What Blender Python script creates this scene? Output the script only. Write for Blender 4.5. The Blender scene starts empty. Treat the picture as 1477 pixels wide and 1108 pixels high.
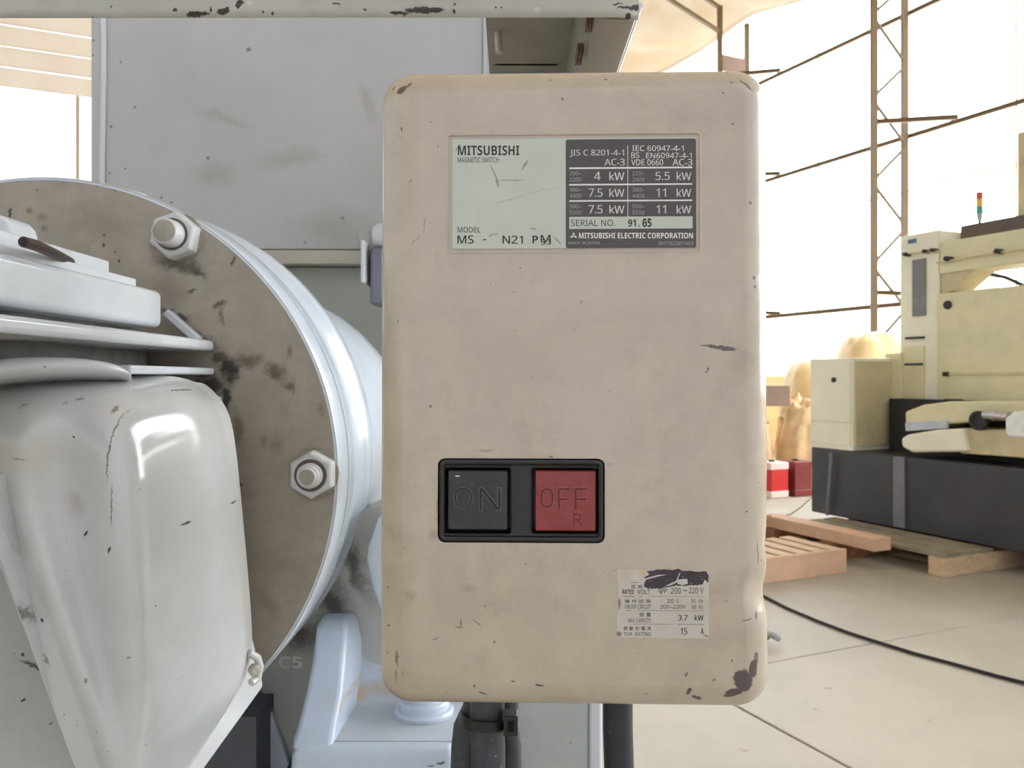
import bpy, bmesh, math, random
from mathutils import Vector, Matrix, noise as mnoise
R = math.radians
F = 1185.0            # focal length in pixels of the 1477 x 1108 frame
H = 1.15              # camera height above the floor
CX, HY = 738.5, 545.0 # principal column and horizon row
sc = bpy.context.scene
col = sc.collection
rnd = random.Random(7)

# ------------------------------------------------------------------ camera, sky, exposure
cam = bpy.data.cameras.new('camera'); cam.sensor_width = 36; cam.lens = 36 * F / 1477
cam.shift_y = (HY - 554.0) / 1477
cam.clip_start = .02; cam.clip_end = 300
cam.dof.use_dof = True; cam.dof.focus_distance = .27; cam.dof.aperture_fstop = 46
co = bpy.data.objects.new('camera', cam); col.objects.link(co)
co.location = (0, 0, H); co.rotation_euler = (R(90), 0, 0); sc.camera = co
w = bpy.data.worlds.new('overcast_sky'); sc.world = w; w.use_nodes = True
bg = w.node_tree.nodes['Background']
bg.inputs[0].default_value = (.88, .95, 1.0, 1); bg.inputs[1].default_value = 1.0
sun = bpy.data.lights.new('sun', 'SUN'); sun.energy = 9; sun.angle = R(2); sun.color = (1, .98, .96)
so = bpy.data.objects.new('sun', sun); col.objects.link(so); so.location = (20, 10, 20)
so.rotation_euler = Vector((.86, .30, .72)).to_track_quat('Z', 'Y').to_euler()
sc.view_settings.view_transform = 'Standard'; sc.view_settings.look = 'None'
sc.view_settings.gamma = 1; sc.view_settings.use_curve_mapping = False
sc.view_settings.exposure = 1.62

# ------------------------------------------------------------------ coordinates
def at(px, py, Y): return Vector(((px - CX) * Y / F, Y, H + (HY - py) * Y / F))
_n = math.hypot(545, 1185); AX = Vector((-545 / _n, 1185 / _n, 0)); BX = Vector((1185 / _n, 545 / _n, 0))
def P(a, b, z): return AX * a + BX * b + Vector((0, 0, z))
def Yb(px, b): u = (px - CX) / F; return b / (BX.x * u + BX.y)
def Ya(px, a): u = (px - CX) / F; return a / (AX.y + AX.x * u)
def a_of(px, b): Y = Yb(px, b); return Vector(((px - CX) / F * Y, Y, 0)).dot(AX)
def b_of(px, a): Y = Ya(px, a); return Vector(((px - CX) / F * Y, Y, 0)).dot(BX)
def fl(px, py, z=0.0):
    Y = (H - z) * F / (py - HY); return Vector(((px - CX) * Y / F, Y, z))

# ------------------------------------------------------------------ materials
def lin(c):
    c = c / 255; return c / 12.92 if c <= .04045 else ((c + .055) / 1.055) ** 2.4
def rgb(r, g, b): return (lin(r), lin(g), lin(b), 1)
class NT:
    def __init__(s, name):
        s.m = bpy.data.materials.new(name); s.m.use_nodes = True; s.t = s.m.node_tree
        s.b = s.t.nodes['Principled BSDF']; s.out = s.t.nodes['Material Output']
    def n(s, t, **k):
        x = s.t.nodes.new(t)
        for a, v in k.items(): setattr(x, a, v)
        return x
    def l(s, a, b): s.t.links.new(a, b)
    def math(s, op, a, b=None, clamp=False):
        x = s.n('ShaderNodeMath', operation=op, use_clamp=clamp)
        for i, v in enumerate((a, b)):
            if v is None: continue
            if isinstance(v, (int, float)): x.inputs[i].default_value = v
            else: s.l(v, x.inputs[i])
        return x.outputs[0]
    def noise(s, vec, scale, detail=4, rough=.6):
        x = s.n('ShaderNodeTexNoise'); x.inputs['Scale'].default_value = scale
        x.inputs['Detail'].default_value = detail; x.inputs['Roughness'].default_value = rough
        s.l(vec, x.inputs['Vector']); return x
    def ramp(s, v, a, b):
        x = s.n('ShaderNodeMapRange', interpolation_type='SMOOTHSTEP'); s.l(v, x.inputs[0])
        x.inputs[1].default_value = a; x.inputs[2].default_value = b; return x.outputs[0]
    def mix(s, f, a, b):
        x = s.n('ShaderNodeMix', data_type='RGBA')
        if isinstance(f, (int, float)): x.inputs[0].default_value = f
        else: s.l(f, x.inputs[0])
        for i, v in ((6, a), (7, b)):
            if isinstance(v, tuple): x.inputs[i].default_value = v
            else: s.l(v, x.inputs[i])
        return x.outputs[2]
def mat(name, c, rough=.5, metal=0, var=.08, scale=25, bump=.1, bscale=300, specks=0, speck_scale=260,
        speck_col=None, tint=None, tint_amt=.4, blobs=(), coat=0, stretch=None, spec=.5, bdist=.0004):
    """painted / worn surface. blobs: (x, z, rx, rz, angle deg, colour, softness, strength, warp) in object space"""
    N = NT(name); tc = N.n('ShaderNodeTexCoord').outputs['Object']; vec = tc
    if stretch:
        mp = N.n('ShaderNodeMapping'); mp.inputs['Scale'].default_value = stretch; N.l(tc, mp.inputs[0]); vec = mp.outputs[0]
    n1 = N.noise(vec, scale, 6, .65)
    d = tuple(x * (1 - var) for x in c[:3]) + (1,); u = tuple(min(1, x * (1 + var)) for x in c[:3]) + (1,)
    cc = N.mix(N.ramp(n1.outputs[0], .3, .7), d, u)
    if tint:
        n2 = N.noise(vec, scale * .45, 5, .7)
        cc = N.mix(N.math('MULTIPLY', N.ramp(n2.outputs[0], .5, .75), tint_amt), cc, tint)
    if specks:
        n3 = N.noise(tc, speck_scale, 2, .5)
        cc = N.mix(N.ramp(n3.outputs[0], .78 - specks, .80 - specks), cc, speck_col or rgb(70, 60, 52))
    rmask = None
    if blobs:
        offs = {}
        def warped(w):
            if w not in offs:
                nz = N.noise(tc, .35 / w if w > 0 else 1, 8, .78)
                a = N.n('ShaderNodeVectorMath', operation='SUBTRACT'); N.l(nz.outputs['Color'], a.inputs[0]); a.inputs[1].default_value = (.5, .5, .5)
                b_ = N.n('ShaderNodeVectorMath', operation='SCALE'); N.l(a.outputs[0], b_.inputs[0]); b_.inputs['Scale'].default_value = w * 3
                c_ = N.n('ShaderNodeVectorMath', operation='ADD'); N.l(tc, c_.inputs[0]); N.l(b_.outputs[0], c_.inputs[1]); offs[w] = c_.outputs[0]
            return offs[w]
        groups = {}
        for (x, z, rx, rz, ang, bc, soft, st, wp) in blobs:
            mp = N.n('ShaderNodeMapping', vector_type='TEXTURE'); N.l(warped(wp), mp.inputs[0])
            mp.inputs['Location'].default_value = (x, 0, z); mp.inputs['Rotation'].default_value = (0, R(-ang), 0)
            mp.inputs['Scale'].default_value = (rx, 1000, rz)
            le = N.n('ShaderNodeVectorMath', operation='LENGTH'); N.l(mp.outputs[0], le.inputs[0])
            v = N.math('MULTIPLY', N.ramp(le.outputs['Value'], 1 + soft * .5, 1 - soft), st)
            groups[bc] = N.math('MAXIMUM', groups[bc], v) if bc in groups else v
        for bc, v in groups.items():
            cc = N.mix(v, cc, bc)
    N.l(cc, N.b.inputs['Base Color'])
    N.b.inputs['Metallic'].default_value = metal
    N.b.inputs['Specular IOR Level'].default_value = spec
    rr = N.n('ShaderNodeMapRange'); N.l(n1.outputs[0], rr.inputs[0]); rr.inputs[3].default_value = max(.02, rough - .08); rr.inputs[4].default_value = min(1, rough + .1)
    N.l(rr.outputs[0], N.b.inputs['Roughness'])
    if coat: N.b.inputs['Coat Weight'].default_value = coat; N.b.inputs['Coat Roughness'].default_value = .12
    if bump:
        nb = N.noise(tc, bscale, 4, .6); bp = N.n('ShaderNodeBump'); bp.inputs['Strength'].default_value = bump
        bp.inputs['Distance'].default_value = bdist; N.l(nb.outputs[0], bp.inputs['Height']); N.l(bp.outputs[0], N.b.inputs['Normal'])
    return N.m
def fabric(name, c_dif, c_tr, mixf, scale=.8, var=.12):
    """sheet that lets daylight through"""
    N = NT(name); tc = N.n('ShaderNodeTexCoord').outputs['Object']
    n1 = N.noise(tc, scale, 5, .65); k = N.ramp(n1.outputs[0], .35, .7)
    a = N.mix(k, c_tr, tuple(x * (1 - var * (1 + i * .8)) for i, x in enumerate(c_tr[:3])) + (1,))
    t = N.n('ShaderNodeBsdfTranslucent'); N.l(a, t.inputs[0])
    d = N.n('ShaderNodeBsdfDiffuse'); d.inputs[0].default_value = c_dif
    m = N.n('ShaderNodeMixShader'); m.inputs[0].default_value = mixf
    N.l(d.outputs[0], m.inputs[1]); N.l(t.outputs[0], m.inputs[2]); N.l(m.outputs[0], N.out.inputs[0])
    return N.m

# ------------------------------------------------------------------ mesh helpers
def root(name, label, cat, loc, group=None):
    o = bpy.data.objects.new(name, None); col.objects.link(o); o.location = loc; o.empty_display_size = .05
    o['label'] = label; o['category'] = cat
    if group: o['group'] = group
    return o
def tag(o, label=None, cat=None, group=None, kind=None):
    for k, v in (('label', label), ('category', cat), ('group', group), ('kind', kind)):
        if v: o[k] = v
    return o
ORIG = {}
def gloc(p):
    v = Vector((0, 0, 0))
    while p is not None: v = v + p.location; p = p.parent
    return v
class MB:
    def __init__(s): s.v = []; s.f = []
    def add(s, vs, fs):
        k = len(s.v); s.v += [Vector(v) for v in vs]; s.f += [tuple(i + k for i in f) for f in fs]; return s
    def hexa(s, c):  # 8 corners: bottom loop 4, top loop 4
        return s.add(c, [(3, 2, 1, 0), (4, 5, 6, 7), (0, 1, 5, 4), (1, 2, 6, 5), (2, 3, 7, 6), (3, 0, 4, 7)])
    def box(s, x0, x1, y0, y1, z0, z1):
        return s.hexa([(x0, y0, z0), (x1, y0, z0), (x1, y1, z0), (x0, y1, z0), (x0, y0, z1), (x1, y0, z1), (x1, y1, z1), (x0, y1, z1)])
    def abox(s, a0, a1, b0, b1, z0, z1):
        return s.hexa([P(a, b, z) for z in (z0, z1) for (a, b) in ((a0, b0), (a0, b1), (a1, b1), (a1, b0))])
    def prism(s, pts, vec):
        n = len(pts); vec = Vector(vec); pts = [Vector(p) for p in pts]
        return s.add(pts + [p + vec for p in pts], [tuple(range(n)), tuple(range(2 * n - 1, n - 1, -1))] + [((i + 1) % n, i, i + n, (i + 1) % n + n) for i in range(n)])
    def bar(s, p, q, w, h=None, up=(0, 0, 1)):
        p, q = Vector(p), Vector(q); h = h or w; d = (q - p).normalized(); up = Vector(up)
        if abs(d.dot(up)) > .95: up = Vector((1, 0, 0))
        x = d.cross(up).normalized() * w / 2; y = x.cross(d).normalized() * h / 2
        return s.hexa([p - x - y, p + x - y, p + x + y, p - x + y, q - x - y, q + x - y, q + x + y, q - x + y])
    def tube(s, path, r, seg=12, caps=True):
        path = [Vector(p) for p in path]; n = len(path); rs = r if isinstance(r, (list, tuple)) else [r] * n; rings = []
        prev = None
        for i, p in enumerate(path):
            d = (path[min(i + 1, n - 1)] - path[max(i - 1, 0)]).normalized()
            if prev is None:
                u = d.cross(Vector((0, 0, 1)) if abs(d.z) < .9 else Vector((0, 1, 0))).normalized()
            else: u = (prev - d * prev.dot(d)).normalized()
            prev = u; v = d.cross(u)
            rings.append([p + (u * math.cos(t) + v * math.sin(t)) * rs[i] for t in (2 * math.pi * k / seg for k in range(seg))])
        return s.loft(rings, caps)
    def loft(s, rings, caps=True, closed=True):
        k = len(rings[0]); n = len(rings); vs = [v for r in rings for v in r]; fs = []
        for i in range(n - 1):
            for j in range(k if closed else k - 1):
                a = i * k + j; b = i * k + (j + 1) % k; fs.append((a, b, b + k, a + k))
        if caps: fs += [tuple(range(k - 1, -1, -1)), tuple(range((n - 1) * k, n * k))]
        return s.add(vs, fs)
    def lathe(s, c, axis, prof, seg=32, caps=True, ph=0):
        """prof = [(distance along axis, radius)]"""
        c = Vector(c); ax = Vector(axis).normalized()
        u = ax.cross(Vector((0, 0, 1)) if abs(ax.z) < .9 else Vector((0, 1, 0))).normalized(); v = ax.cross(u)
        rings = [[c + ax * t + (u * math.cos(th) + v * math.sin(th)) * r for th in (2 * math.pi * k / seg + ph for k in range(seg))] for t, r in prof]
        return s.loft(rings, caps)
    def build(s, name, m, parent=None, smooth=None, bevel=0, bseg=2, solid=0, sub=0, wn=False, local=False):
        me = bpy.data.meshes.new(name); off = gloc(parent) if parent else Vector((0, 0, 0)); 
        if local: off = Vector((0, 0, 0))
        elif not parent:
            xs = [v.x for v in s.v]; ys = [v.y for v in s.v]; zs = [v.z for v in s.v]
            off = Vector(((min(xs) + max(xs)) / 2, (min(ys) + max(ys)) / 2, min(zs)))
        me.from_pydata([v - off for v in s.v], [], s.f)
        bm = bmesh.new(); bm.from_mesh(me); bmesh.ops.recalc_face_normals(bm, faces=bm.faces); bm.to_mesh(me); bm.free()
        me.materials.append(m); o = bpy.data.objects.new(name, me); col.objects.link(o)
        if parent: o.parent = parent
        else: o.location = off
        if smooth or bevel or sub: 
            me.shade_smooth()
            if not sub: me.set_sharp_from_angle(angle=R(smooth or 40))
        if solid: md = o.modifiers.new('thickness', 'SOLIDIFY'); md.thickness = solid; md.offset = -1
        if sub: md = o.modifiers.new('smooth', 'SUBSURF'); md.levels = sub; md.render_levels = sub
        if bevel:
            md = o.modifiers.new('edges', 'BEVEL'); md.width = bevel; md.segments = bseg; md.limit_method = 'ANGLE'; md.angle_limit = R(35); md.harden_normals = True
        if wn: md = o.modifiers.new('normals', 'WEIGHTED_NORMAL'); md.keep_sharp = True
        return o
def dup(o, parent, dv=(0, 0, 0)):
    c = o.copy(); col.objects.link(c); c.parent = parent; c.location = o.location + Vector(dv); return c
def bool_cut(o, cutters):
    for c in cutters:
        md = o.modifiers.new('cut', 'BOOLEAN'); md.operation = 'DIFFERENCE'; md.object = c; md.solver = 'EXACT'
    dg = bpy.context.evaluated_depsgraph_get(); me = bpy.data.meshes.new_from_object(o.evaluated_get(dg))
    o.modifiers.clear(); o.data = me
    for c in cutters: bpy.data.objects.remove(c)
    return o
def rrect(cx, cz, hw, hh, r, n=8, sx=1, sz=1):
    pts = []
    for (qx, qz, a0) in ((1, 1, 0), (-1, 1, 90), (-1, -1, 180), (1, -1, 270)):
        for k in range(n + 1):
            t = R(a0 + 90 * k / n); pts.append((cx + qx * (hw - r) + r * math.cos(t), cz + qz * (hh - r) + r * math.sin(t)))
        m = sz if a0 in (90, 270) else sx     # straight run that follows this corner
        nx = {0: (-1, 1, 90), 90: (-1, -1, 180), 180: (1, -1, 270), 270: (1, 1, 0)}[a0]
        t = R(nx[2]); q = (cx + nx[0] * (hw - r) + r * math.cos(t), cz + nx[1] * (hh - r) + r * math.sin(t)); p = pts[-1]
        for k in range(1, m): pts.append((p[0] + (q[0] - p[0]) * k / m, p[1] + (q[1] - p[1]) * k / m))
    return pts
def rloft(mb, cx, cz, hw, hh, r, prof, n=8, M=None, sx=1, sz=1, fn=None):
    """rounded rectangle in local xz lofted along local y; prof = [(inset, y)]"""
    rings = []
    for (ins, y) in prof:
        ring = [Vector((x, y, z)) for x, z in rrect(cx, cz, hw - ins, hh - ins, max(r - ins, .00005), n, sx, sz)]
        if fn: ring = [fn(v) for v in ring]
        if M: ring = [M @ v for v in ring]
        rings.append(ring)
    return mb.loft(rings)
def sans(t, bold):
    o = ''
    for ch in t:
        if 'A' <= ch <= 'Z': o += chr((0x1D5D4 if bold else 0x1D5A0) + ord(ch) - 65)
        elif 'a' <= ch <= 'z': o += chr((0x1D5EE if bold else 0x1D5BA) + ord(ch) - 97)
        elif '0' <= ch <= '9': o += chr((0x1D7EC if bold else 0x1D7E2) + ord(ch) - 48)
        else: o += ch
    return o
def text_mesh(items, place, depth=.00006, rim=0):
    """items: (body, x0, y0, x1, y1 px box, weight). place(px, py) -> (lx, lz). Flat print as thin solids in local xz."""
    mb = MB()
    for it in items:
        body, x0, y0, x1, y1 = it[:5]; wt = it[5] if len(it) > 5 else 0; sh = it[6] if len(it) > 6 else 0
        cu = bpy.data.curves.new('t', 'FONT'); cu.body = sans(body, wt >= .02); cu.size = 1; cu.resolution_u = 3; cu.offset = min(wt, 0); cu.extrude = 0 if rim else .5; cu.shear = sh
        if rim: cu.fill_mode = 'NONE'; cu.bevel_depth = rim; cu.bevel_resolution = 1
        ob = bpy.data.objects.new('t', cu); col.objects.link(ob)
        dg = bpy.context.evaluated_depsgraph_get(); me = bpy.data.meshes.new_from_object(ob.evaluated_get(dg))
        vs = [v.co.copy() for v in me.vertices]
        if vs:
            ax, bx_ = min(v.x for v in vs), max(v.x for v in vs); ay, by = min(v.y for v in vs), max(v.y for v in vs)
            for dxp in ((0,) if wt <= 0 or wt >= .02 else (-wt * 12, wt * 12)):
              out = []
              for v in vs:
                lx, lz = place(dxp + x0 + (v.x - ax) / (bx_ - ax) * (x1 - x0), y1 + (v.y - ay) / (by - ay) * (y0 - y1))
                out.append(Vector((lx, -depth * (v.z + .5), lz)))
              mb.add(out, [tuple(p.vertices) for p in me.polygons])
        bpy.data.objects.remove(ob); bpy.data.meshes.remove(me)
    return mb

# ================================================================== MATERIALS (shared)
M = {}
M['conc'] = mat('concrete floor', rgb(178, 172, 157), .62, var=.10, scale=1.3, bump=.25, bscale=14, bdist=.004, tint=rgb(150, 144, 132), tint_amt=.5, specks=.06, speck_scale=9, speck_col=rgb(160, 150, 130))
M['joint'] = mat('joint filler', rgb(110, 100, 85), .9, scale=4)
M['sheet'] = fabric('translucent wall sheet', (.8, .8, .8, 1), (.86, .91, .97, 1), .86, .5, .03)
M['rooft'] = fabric('tan roof tarpaulin', rgb(150, 138, 118), (.22, .185, .14, 1), .22, .9, .3)
M['gable'] = fabric('gable sheeting', rgb(225, 215, 200), (.72, .66, .60, 1), .55, 1.2, .05)
M['ply'] = fabric('golden tarpaulin skirting', (.60, .50, .36, 1), (.62, .50, .34, 1), .5, 1.5, .1)
M['truss'] = mat('ochre painted steel', rgb(92, 72, 36), .55, scale=8, var=.12, tint=rgb(110, 70, 40))
M['brown'] = mat('brown gusset plate', rgb(96, 68, 44), .6, scale=10, tint=rgb(90, 60, 40))

# ================================================================== SETTING
def S(o): o['kind'] = 'structure'; return o
fb = MB().abox(-9, 26, -12, 12, -.2, -.012); floor = S(fb.build('floor', M['joint']))
for i in range(-2, 5):
    for j in range(-3, 3):
        a0, b0 = 2.58 + i * 4, 1.917 + j * 4
        MB().abox(a0 + .005, a0 + 3.995, b0 + .005, b0 + 3.995, -.1, 0).build('slab', M['conc'], floor, bevel=.003, bseg=1)
EA, WB, EZ = 20.0, 9.0, 6.9
def roofz(b): return EZ + (WB - abs(b)) * .34
M['dull'] = fabric('dull tarpaulin', (.5, .5, .5, 1), (.55, .56, .58, 1), .6, .5, .05)
def wall_b(b, name):
    mb = MB(); na = 90; nz = 8
    rings = [[P(-5 + i * (EA + 5) / na, b + .03 * math.sin(i * 1.9) * math.sin(math.pi * k / nz), 1.18 + (EZ - 1.18) * k / nz) for k in range(nz + 1)] for i in range(na + 1)]
    return S(mb.loft(rings, caps=False, closed=False).build(name, M['sheet'] if b > 0 else M['dull'], smooth=60))
wall_b(WB + .06, 'wall_right'); wall_b(-WB - .06, 'wall_left')
for i, b in enumerate((WB + .03, -WB - .08)):
    S(MB().abox(-5, EA, b, b + .05, 0, 1.18).build('baseboard_right' if i == 0 else 'baseboard_left', M['ply']))
M['front'] = fabric('light-dimming front sheet', (.6, .6, .6, 1), (.68, .70, .75, 1), .72, .5, .05)
S(MB().abox(-5.05, -5, -WB - .1, WB + .1, 0, 9.9).build('wall_front_added', M['front']))  # unseen wall, added to dim the light from behind the camera
wb = S(MB().abox(EA, EA + .02, -WB - .1, WB + .1, 0, 7.2).build('wall_back', M['sheet']))
gz = [7.2, 7.62, 8.05, 8.5, 8.95, 9.4, 9.95]
for k in range(6):
    hb = max(.3, WB - (gz[k] - EZ) / .34)
    MB().abox(EA - .02 - .01 * (k % 2), EA + .03, -hb, hb, gz[k] + .03, gz[k + 1]).build('panel', M['gable'], wb)
bb = b_of(112, EA - .05); MB().abox(EA - .08, EA - .04, bb - .035, bb + .035, 0, 7.2).build('post', M['ply'], wb)
bb = b_of(40, EA - .05)
# roof skin with sag between the frames
mb = MB(); na, nb = 120, 40; rings = []
for i in range(na + 1):
    a = -5 + i * (EA + 5) / na; ph = (a - 7.43) / 2.97 * math.pi
    rr = []
    for j in range(nb + 1):
        b = -WB - .1 + j * (2 * WB + .2) / nb
        rr.append(P(a, b, roofz(b) + .1 - .34 * abs(math.sin(ph)) ** 1.3 * (.5 + .5 * math.sin(b * 3.1 + a * .7)) + .10 * mnoise.noise(Vector((a * .8, b * .8, 0)))))
    rings.append(rr)
S(mb.loft(rings, caps=False, closed=False).build('ceiling', M['rooft'], smooth=80))
# purlins on the right wall
n = 0
for z, lab in ((5.8, 'upper'), (4.23, 'middle'), (2.1, 'lower')):
    o = MB().tube([P(-5, WB - .02, z), P(EA, WB - .02, z)], .034, 8).build('wall_rail', M['truss'], smooth=60)
    tag(o, 'ochre steel wall rail running along the glowing right wall, %s one' % {'upper': 'highest', 'middle': 'middle', 'lower': 'lowest'}[lab], 'rail')
o = MB().tube([P(1.5, WB - .0, 3.54), P(a_of(1180, WB), WB - .0, 3.54)], .013, 8).build('rail_shadow_trim', M['ply']); S(o)  # thin tube drawn for the shadow of an outer rail showing through
o = MB().bar(P(a_of(1180, WB - .02), WB - .02, 1.2), P(a_of(1180, WB - .02), WB - .02, 6.9), .02).build('trim_2', M['ply']); S(o)
o = MB().bar(P(a_of(1466, WB - .02), WB - .02, 1.2), P(a_of(1466, WB - .02), WB - .02, 6.9), .018).build('trim_3', M['ply']); S(o)
def truss(a, lab):
    r = root('truss_column', lab, 'column', P(a, 8.7, 0))
    bi, bo = 8.39, 8.93
    for b, wd in ((bi, .072), (bo, .072)): MB().bar(P(a, b, 0), P(a, b, roofz(b) - .1), wd).build('chord', M['truss'], r)
    z = .5; k = 0
    while z < 6.2:
        p, q = (bi, bo) if k % 2 == 0 else (bo, bi)
        MB().tube([P(a, p, z), P(a, q, z + .46)], .021, 6).build('brace', M['truss'], r); z += .52; k += 1
    for z in (5.8, 4.23, 2.1):
        MB().bar(P(a - .75, bo - .0, z + .03), P(a + .02, bi, z + .12), .055).build('bracket', M['truss'], r)
    MB().abox(a - .02, a + .02, bi, bo, 6.0, 6.25).build('gusset_plate', M['brown'], r)
    # rafter going up under the roof
    b1 = 0
    for dz in (-.12, -.5):
        MB().bar(P(a, bi, roofz(bi) + dz), P(a, 0, roofz(0) + dz), .05).build('rafter', M['truss'], r)
truss(7.43, 'tall ochre lattice column against the bright wall, right beside the cream machine')
truss(10.4, 'ochre lattice column seen just above the top right corner of the switch box')

# ================================================================== MACHINE TOOL (right background)
cream = mat('cream machine paint', rgb(220, 212, 172), .45, scale=3, var=.07, bump=.05, bscale=40, tint=rgb(170, 160, 120), tint_amt=.35)
cream2 = mat('pale cream machine paint', rgb(236, 232, 208), .4, scale=3, var=.05, bump=.03, bscale=40)
creamd = mat('soiled and shaded cream paint', rgb(206, 192, 152), .5, scale=5, var=.1, tint=rgb(120, 108, 80), tint_amt=.5)
dark = mat('charcoal machine paint', rgb(62, 61, 64), .5, scale=2.5, var=.2, tint=rgb(84, 80, 82), tint_amt=.5, bump=.05, bscale=30)
black = mat('black rubber', rgb(28, 27, 28), .55, scale=10, var=.2)
glassg = mat('smoky window', rgb(120, 116, 116), .25, scale=4, var=.1)
lilac = mat('worn lilac grey steel strip', rgb(118, 116, 128), .4, scale=6)
r = root('machining_centre', 'large cream and charcoal machining centre standing on timber by the right wall', 'machine', P(3.8, 5.2, 0))
a_far = a_of(1170, 4.66)
tk = MB().abox(1.9, a_far, 4.66, 6.3, .137, .625).build('tank_base', dark, r, bevel=.01)
a0, a1 = a_of(1305, 4.65), a_of(1289, 4.65)
MB().abox(a0, a1, 4.645, 4.665, .15, .62).build('cover_strip', lilac, tk)
MB().tube([P(a_of(1199, 4.63), 4.63, .6), P(a_of(1198, 4.62), 4.62, .5), P(a_of(1193, 4.63), 4.63, .14)], .013, 8).build('hose', lilac, tk, smooth=60)
MB().abox(1.9, 3.1, 5.0, 6.2, .0, .138).build('plinth', black, r)
cb = MB().abox(4.31, 4.72, 4.66, 5.04, .625, H + .143).build('cabinet', cream2, r, bevel=.008)
MB().abox(4.30, 4.312, 4.68, 5.03, .66, H + .12).build('side_panel', creamd, cb, bevel=.003)  # darker paint carries the shade of this face beside the lit panels
MB().abox(4.33, 4.70, 4.652, 4.662, .66, .82).build('lower_panel', cream2, cb, bevel=.003)
MB().abox(4.33, 4.70, 4.652, 4.662, .83, H + .12).build('upper_panel', cream2, cb, bevel=.003)
p = P(a_of(1203, 4.65), 4.65, 1.15 - 3 * 6.0 / F); MB().lathe(p, -BX, [(0, .018), (.01, .018)], 12).build('lock', black, cb)
MB().abox(a_of(1299, 5.06), a_of(1284, 5.06) + .05, 5.06, 5.4, .62, H + .18).build('guard', cream, r, bevel=.01)
a0, a1 = a_of(1354, 5.1), a_of(1298, 5.1); zt = H + (HY - 341) * Yb(1298, 5.1) / F
cl = MB().abox(a0, a1, 5.1, 5.75, .9, zt).build('column', cream2, r, bevel=.012)
def bq(x0, y0, x1, y1, b, th, name, m, par, bev=.003, z0=None):
    """panel on plane b whose outline fills this window of the machine, th thick"""
    A0, A1 = a_of(x1, b), a_of(x0, b); xm = (x0 + x1) / 2; Y = Yb(xm, b)
    return MB().abox(A0, A1, b - th, b, H + (HY - y1) * Y / F, H + (HY - y0) * Y / F).build(name, m, par, bevel=bev)
bq(1317, 374, 1336, 456, 5.1, .012, 'window', glassg, cl)
bq(1308, 486, 1334, 489, 5.1, .02, 'handle', black, cl, 0)
bq(1307, 524, 1333, 527, 5.1, .02, 'handle', black, cl, 0)
bq(1303, 500, 1334, 592, 5.1, .012, 'door', cream, cl)
bq(1310, 345, 1322, 351, 5.1, .004, 'badge', mat('faded blue badge', rgb(90, 105, 150), .5), cl, 0)
MB().tube([P(a_of(1300, 5.07), 5.07, H + .90), P(a_of(1352, 5.07), 5.07, H + .88)], .006, 6).build('rail', creamd, cl)
for x in (1308, 1336, 1347): p = P(a_of(x, 5.07), 5.07, H + .89); MB().lathe(p + BX * .03, -BX, [(0, .014), (.06, .014)], 8).build('clamp', black, cl)
A0 = 2.1; A1 = a_of(1355, 5.1)
bm_ = MB().abox(A0, A1, 5.1, 5.35, H + .725, H + .943).build('crossbeam', cream, r, bevel=.006)
MB().abox(A0, A1 - .05, 5.25, 5.6, H + .94, H + 1.06).build('crossbeam_cover', mat('grey brown top cover', rgb(98, 88, 78), .6, scale=4, var=.15), r)
MB().tube([P(A0, 5.07, H + .83), P(A1, 5.07, H + .80)], .007, 6).build('pipe', creamd, bm_)
for x in (1368, 1441): MB().lathe(P(a_of(x, 5.07), 5.10, H + .815), -BX, [(0, .018), (.06, .018)], 8).build('clamp', black, bm_)
MB().prism([P(A1, 5.12, H + .73), P(A1, 5.12, H + .58), P(A1 - .08, 5.12, H + .60), P(A1 - .26, 5.12, H + .73)], BX * .2).build('gusset', creamd, r)
MB().abox(2.2, a_of(1467, 5.3), 5.3, 5.9, H + .9, H + 1.62).build('tall_cover', creamd, r, bevel=.01)
pn = MB().abox(A0, A1 + .0, 5.08, 5.35, H - .17, H + .585).build('front_panel', cream, r, bevel=.008)
MB().lathe(P(a_of(1366, 5.07), 5.08, H + .50), -BX, [(0, .03), (.012, .03)], 12).build('gauge', black, pn)
MB().abox(A0, a_of(1360, 5.07), 5.068, 5.08, H + .02, H + .035).build('seam', creamd, pn)
MB().abox(a_of(1365, 5.05), a_of(1359, 5.05), 5.05, 5.08, H + .01, H + .04).build('latch', black, pn)
MB().abox(a_of(1385, 5.05), a_of(1361, 5.05), 5.05, 5.08, H - .165, H - .145).build('slot', black, pn)
MB().tube([P(a_of(x, 5.45), 5.45, H + (HY - y) * Yb(x, 5.45) / F) for x, y in ((1398, 424), (1395, 410), (1405, 398), (1425, 395), (1450, 400), (1477, 412), (1490, 420))], .013, 8).build('loop_hose', black, r, smooth=60)
p = P(a_of(1413, 5.45), 5.45, H + 1.055)
st = MB().lathe(p, (0, 0, 1), [(0, .01), (.08, .01)], 10).build('signal_tower', lilac, r)
for k, (c, nm) in enumerate(((rgb(190, 190, 190), 'tower_base'), (rgb(70, 160, 140), 'green_lens'), (rgb(235, 180, 70), 'amber_lens'), (rgb(200, 80, 50), 'red_lens'))):
    z0 = .055 + k * .052
    MB().lathe(p, (0, 0, 1), [(z0, .012 if k == 0 else .022), (z0 + .05, .022)], 14).build(nm, mat(nm, c, .3), st, smooth=40)
def poly_b(pts, b, th, name, m, par, bev=.02):
    return MB().prism([P(a_of(x, b), b, H + (HY - y) * Yb(x, b) / F) for x, y in pts], BX * th).build(name, m, par, bevel=bev, bseg=3)
poly_b([(1304, 594), (1330, 584), (1368, 579), (1490, 578), (1490, 606), (1420, 607), (1365, 612), (1340, 618), (1306, 620)], 4.7, .35, 'upper_tray', cream, r)
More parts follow.
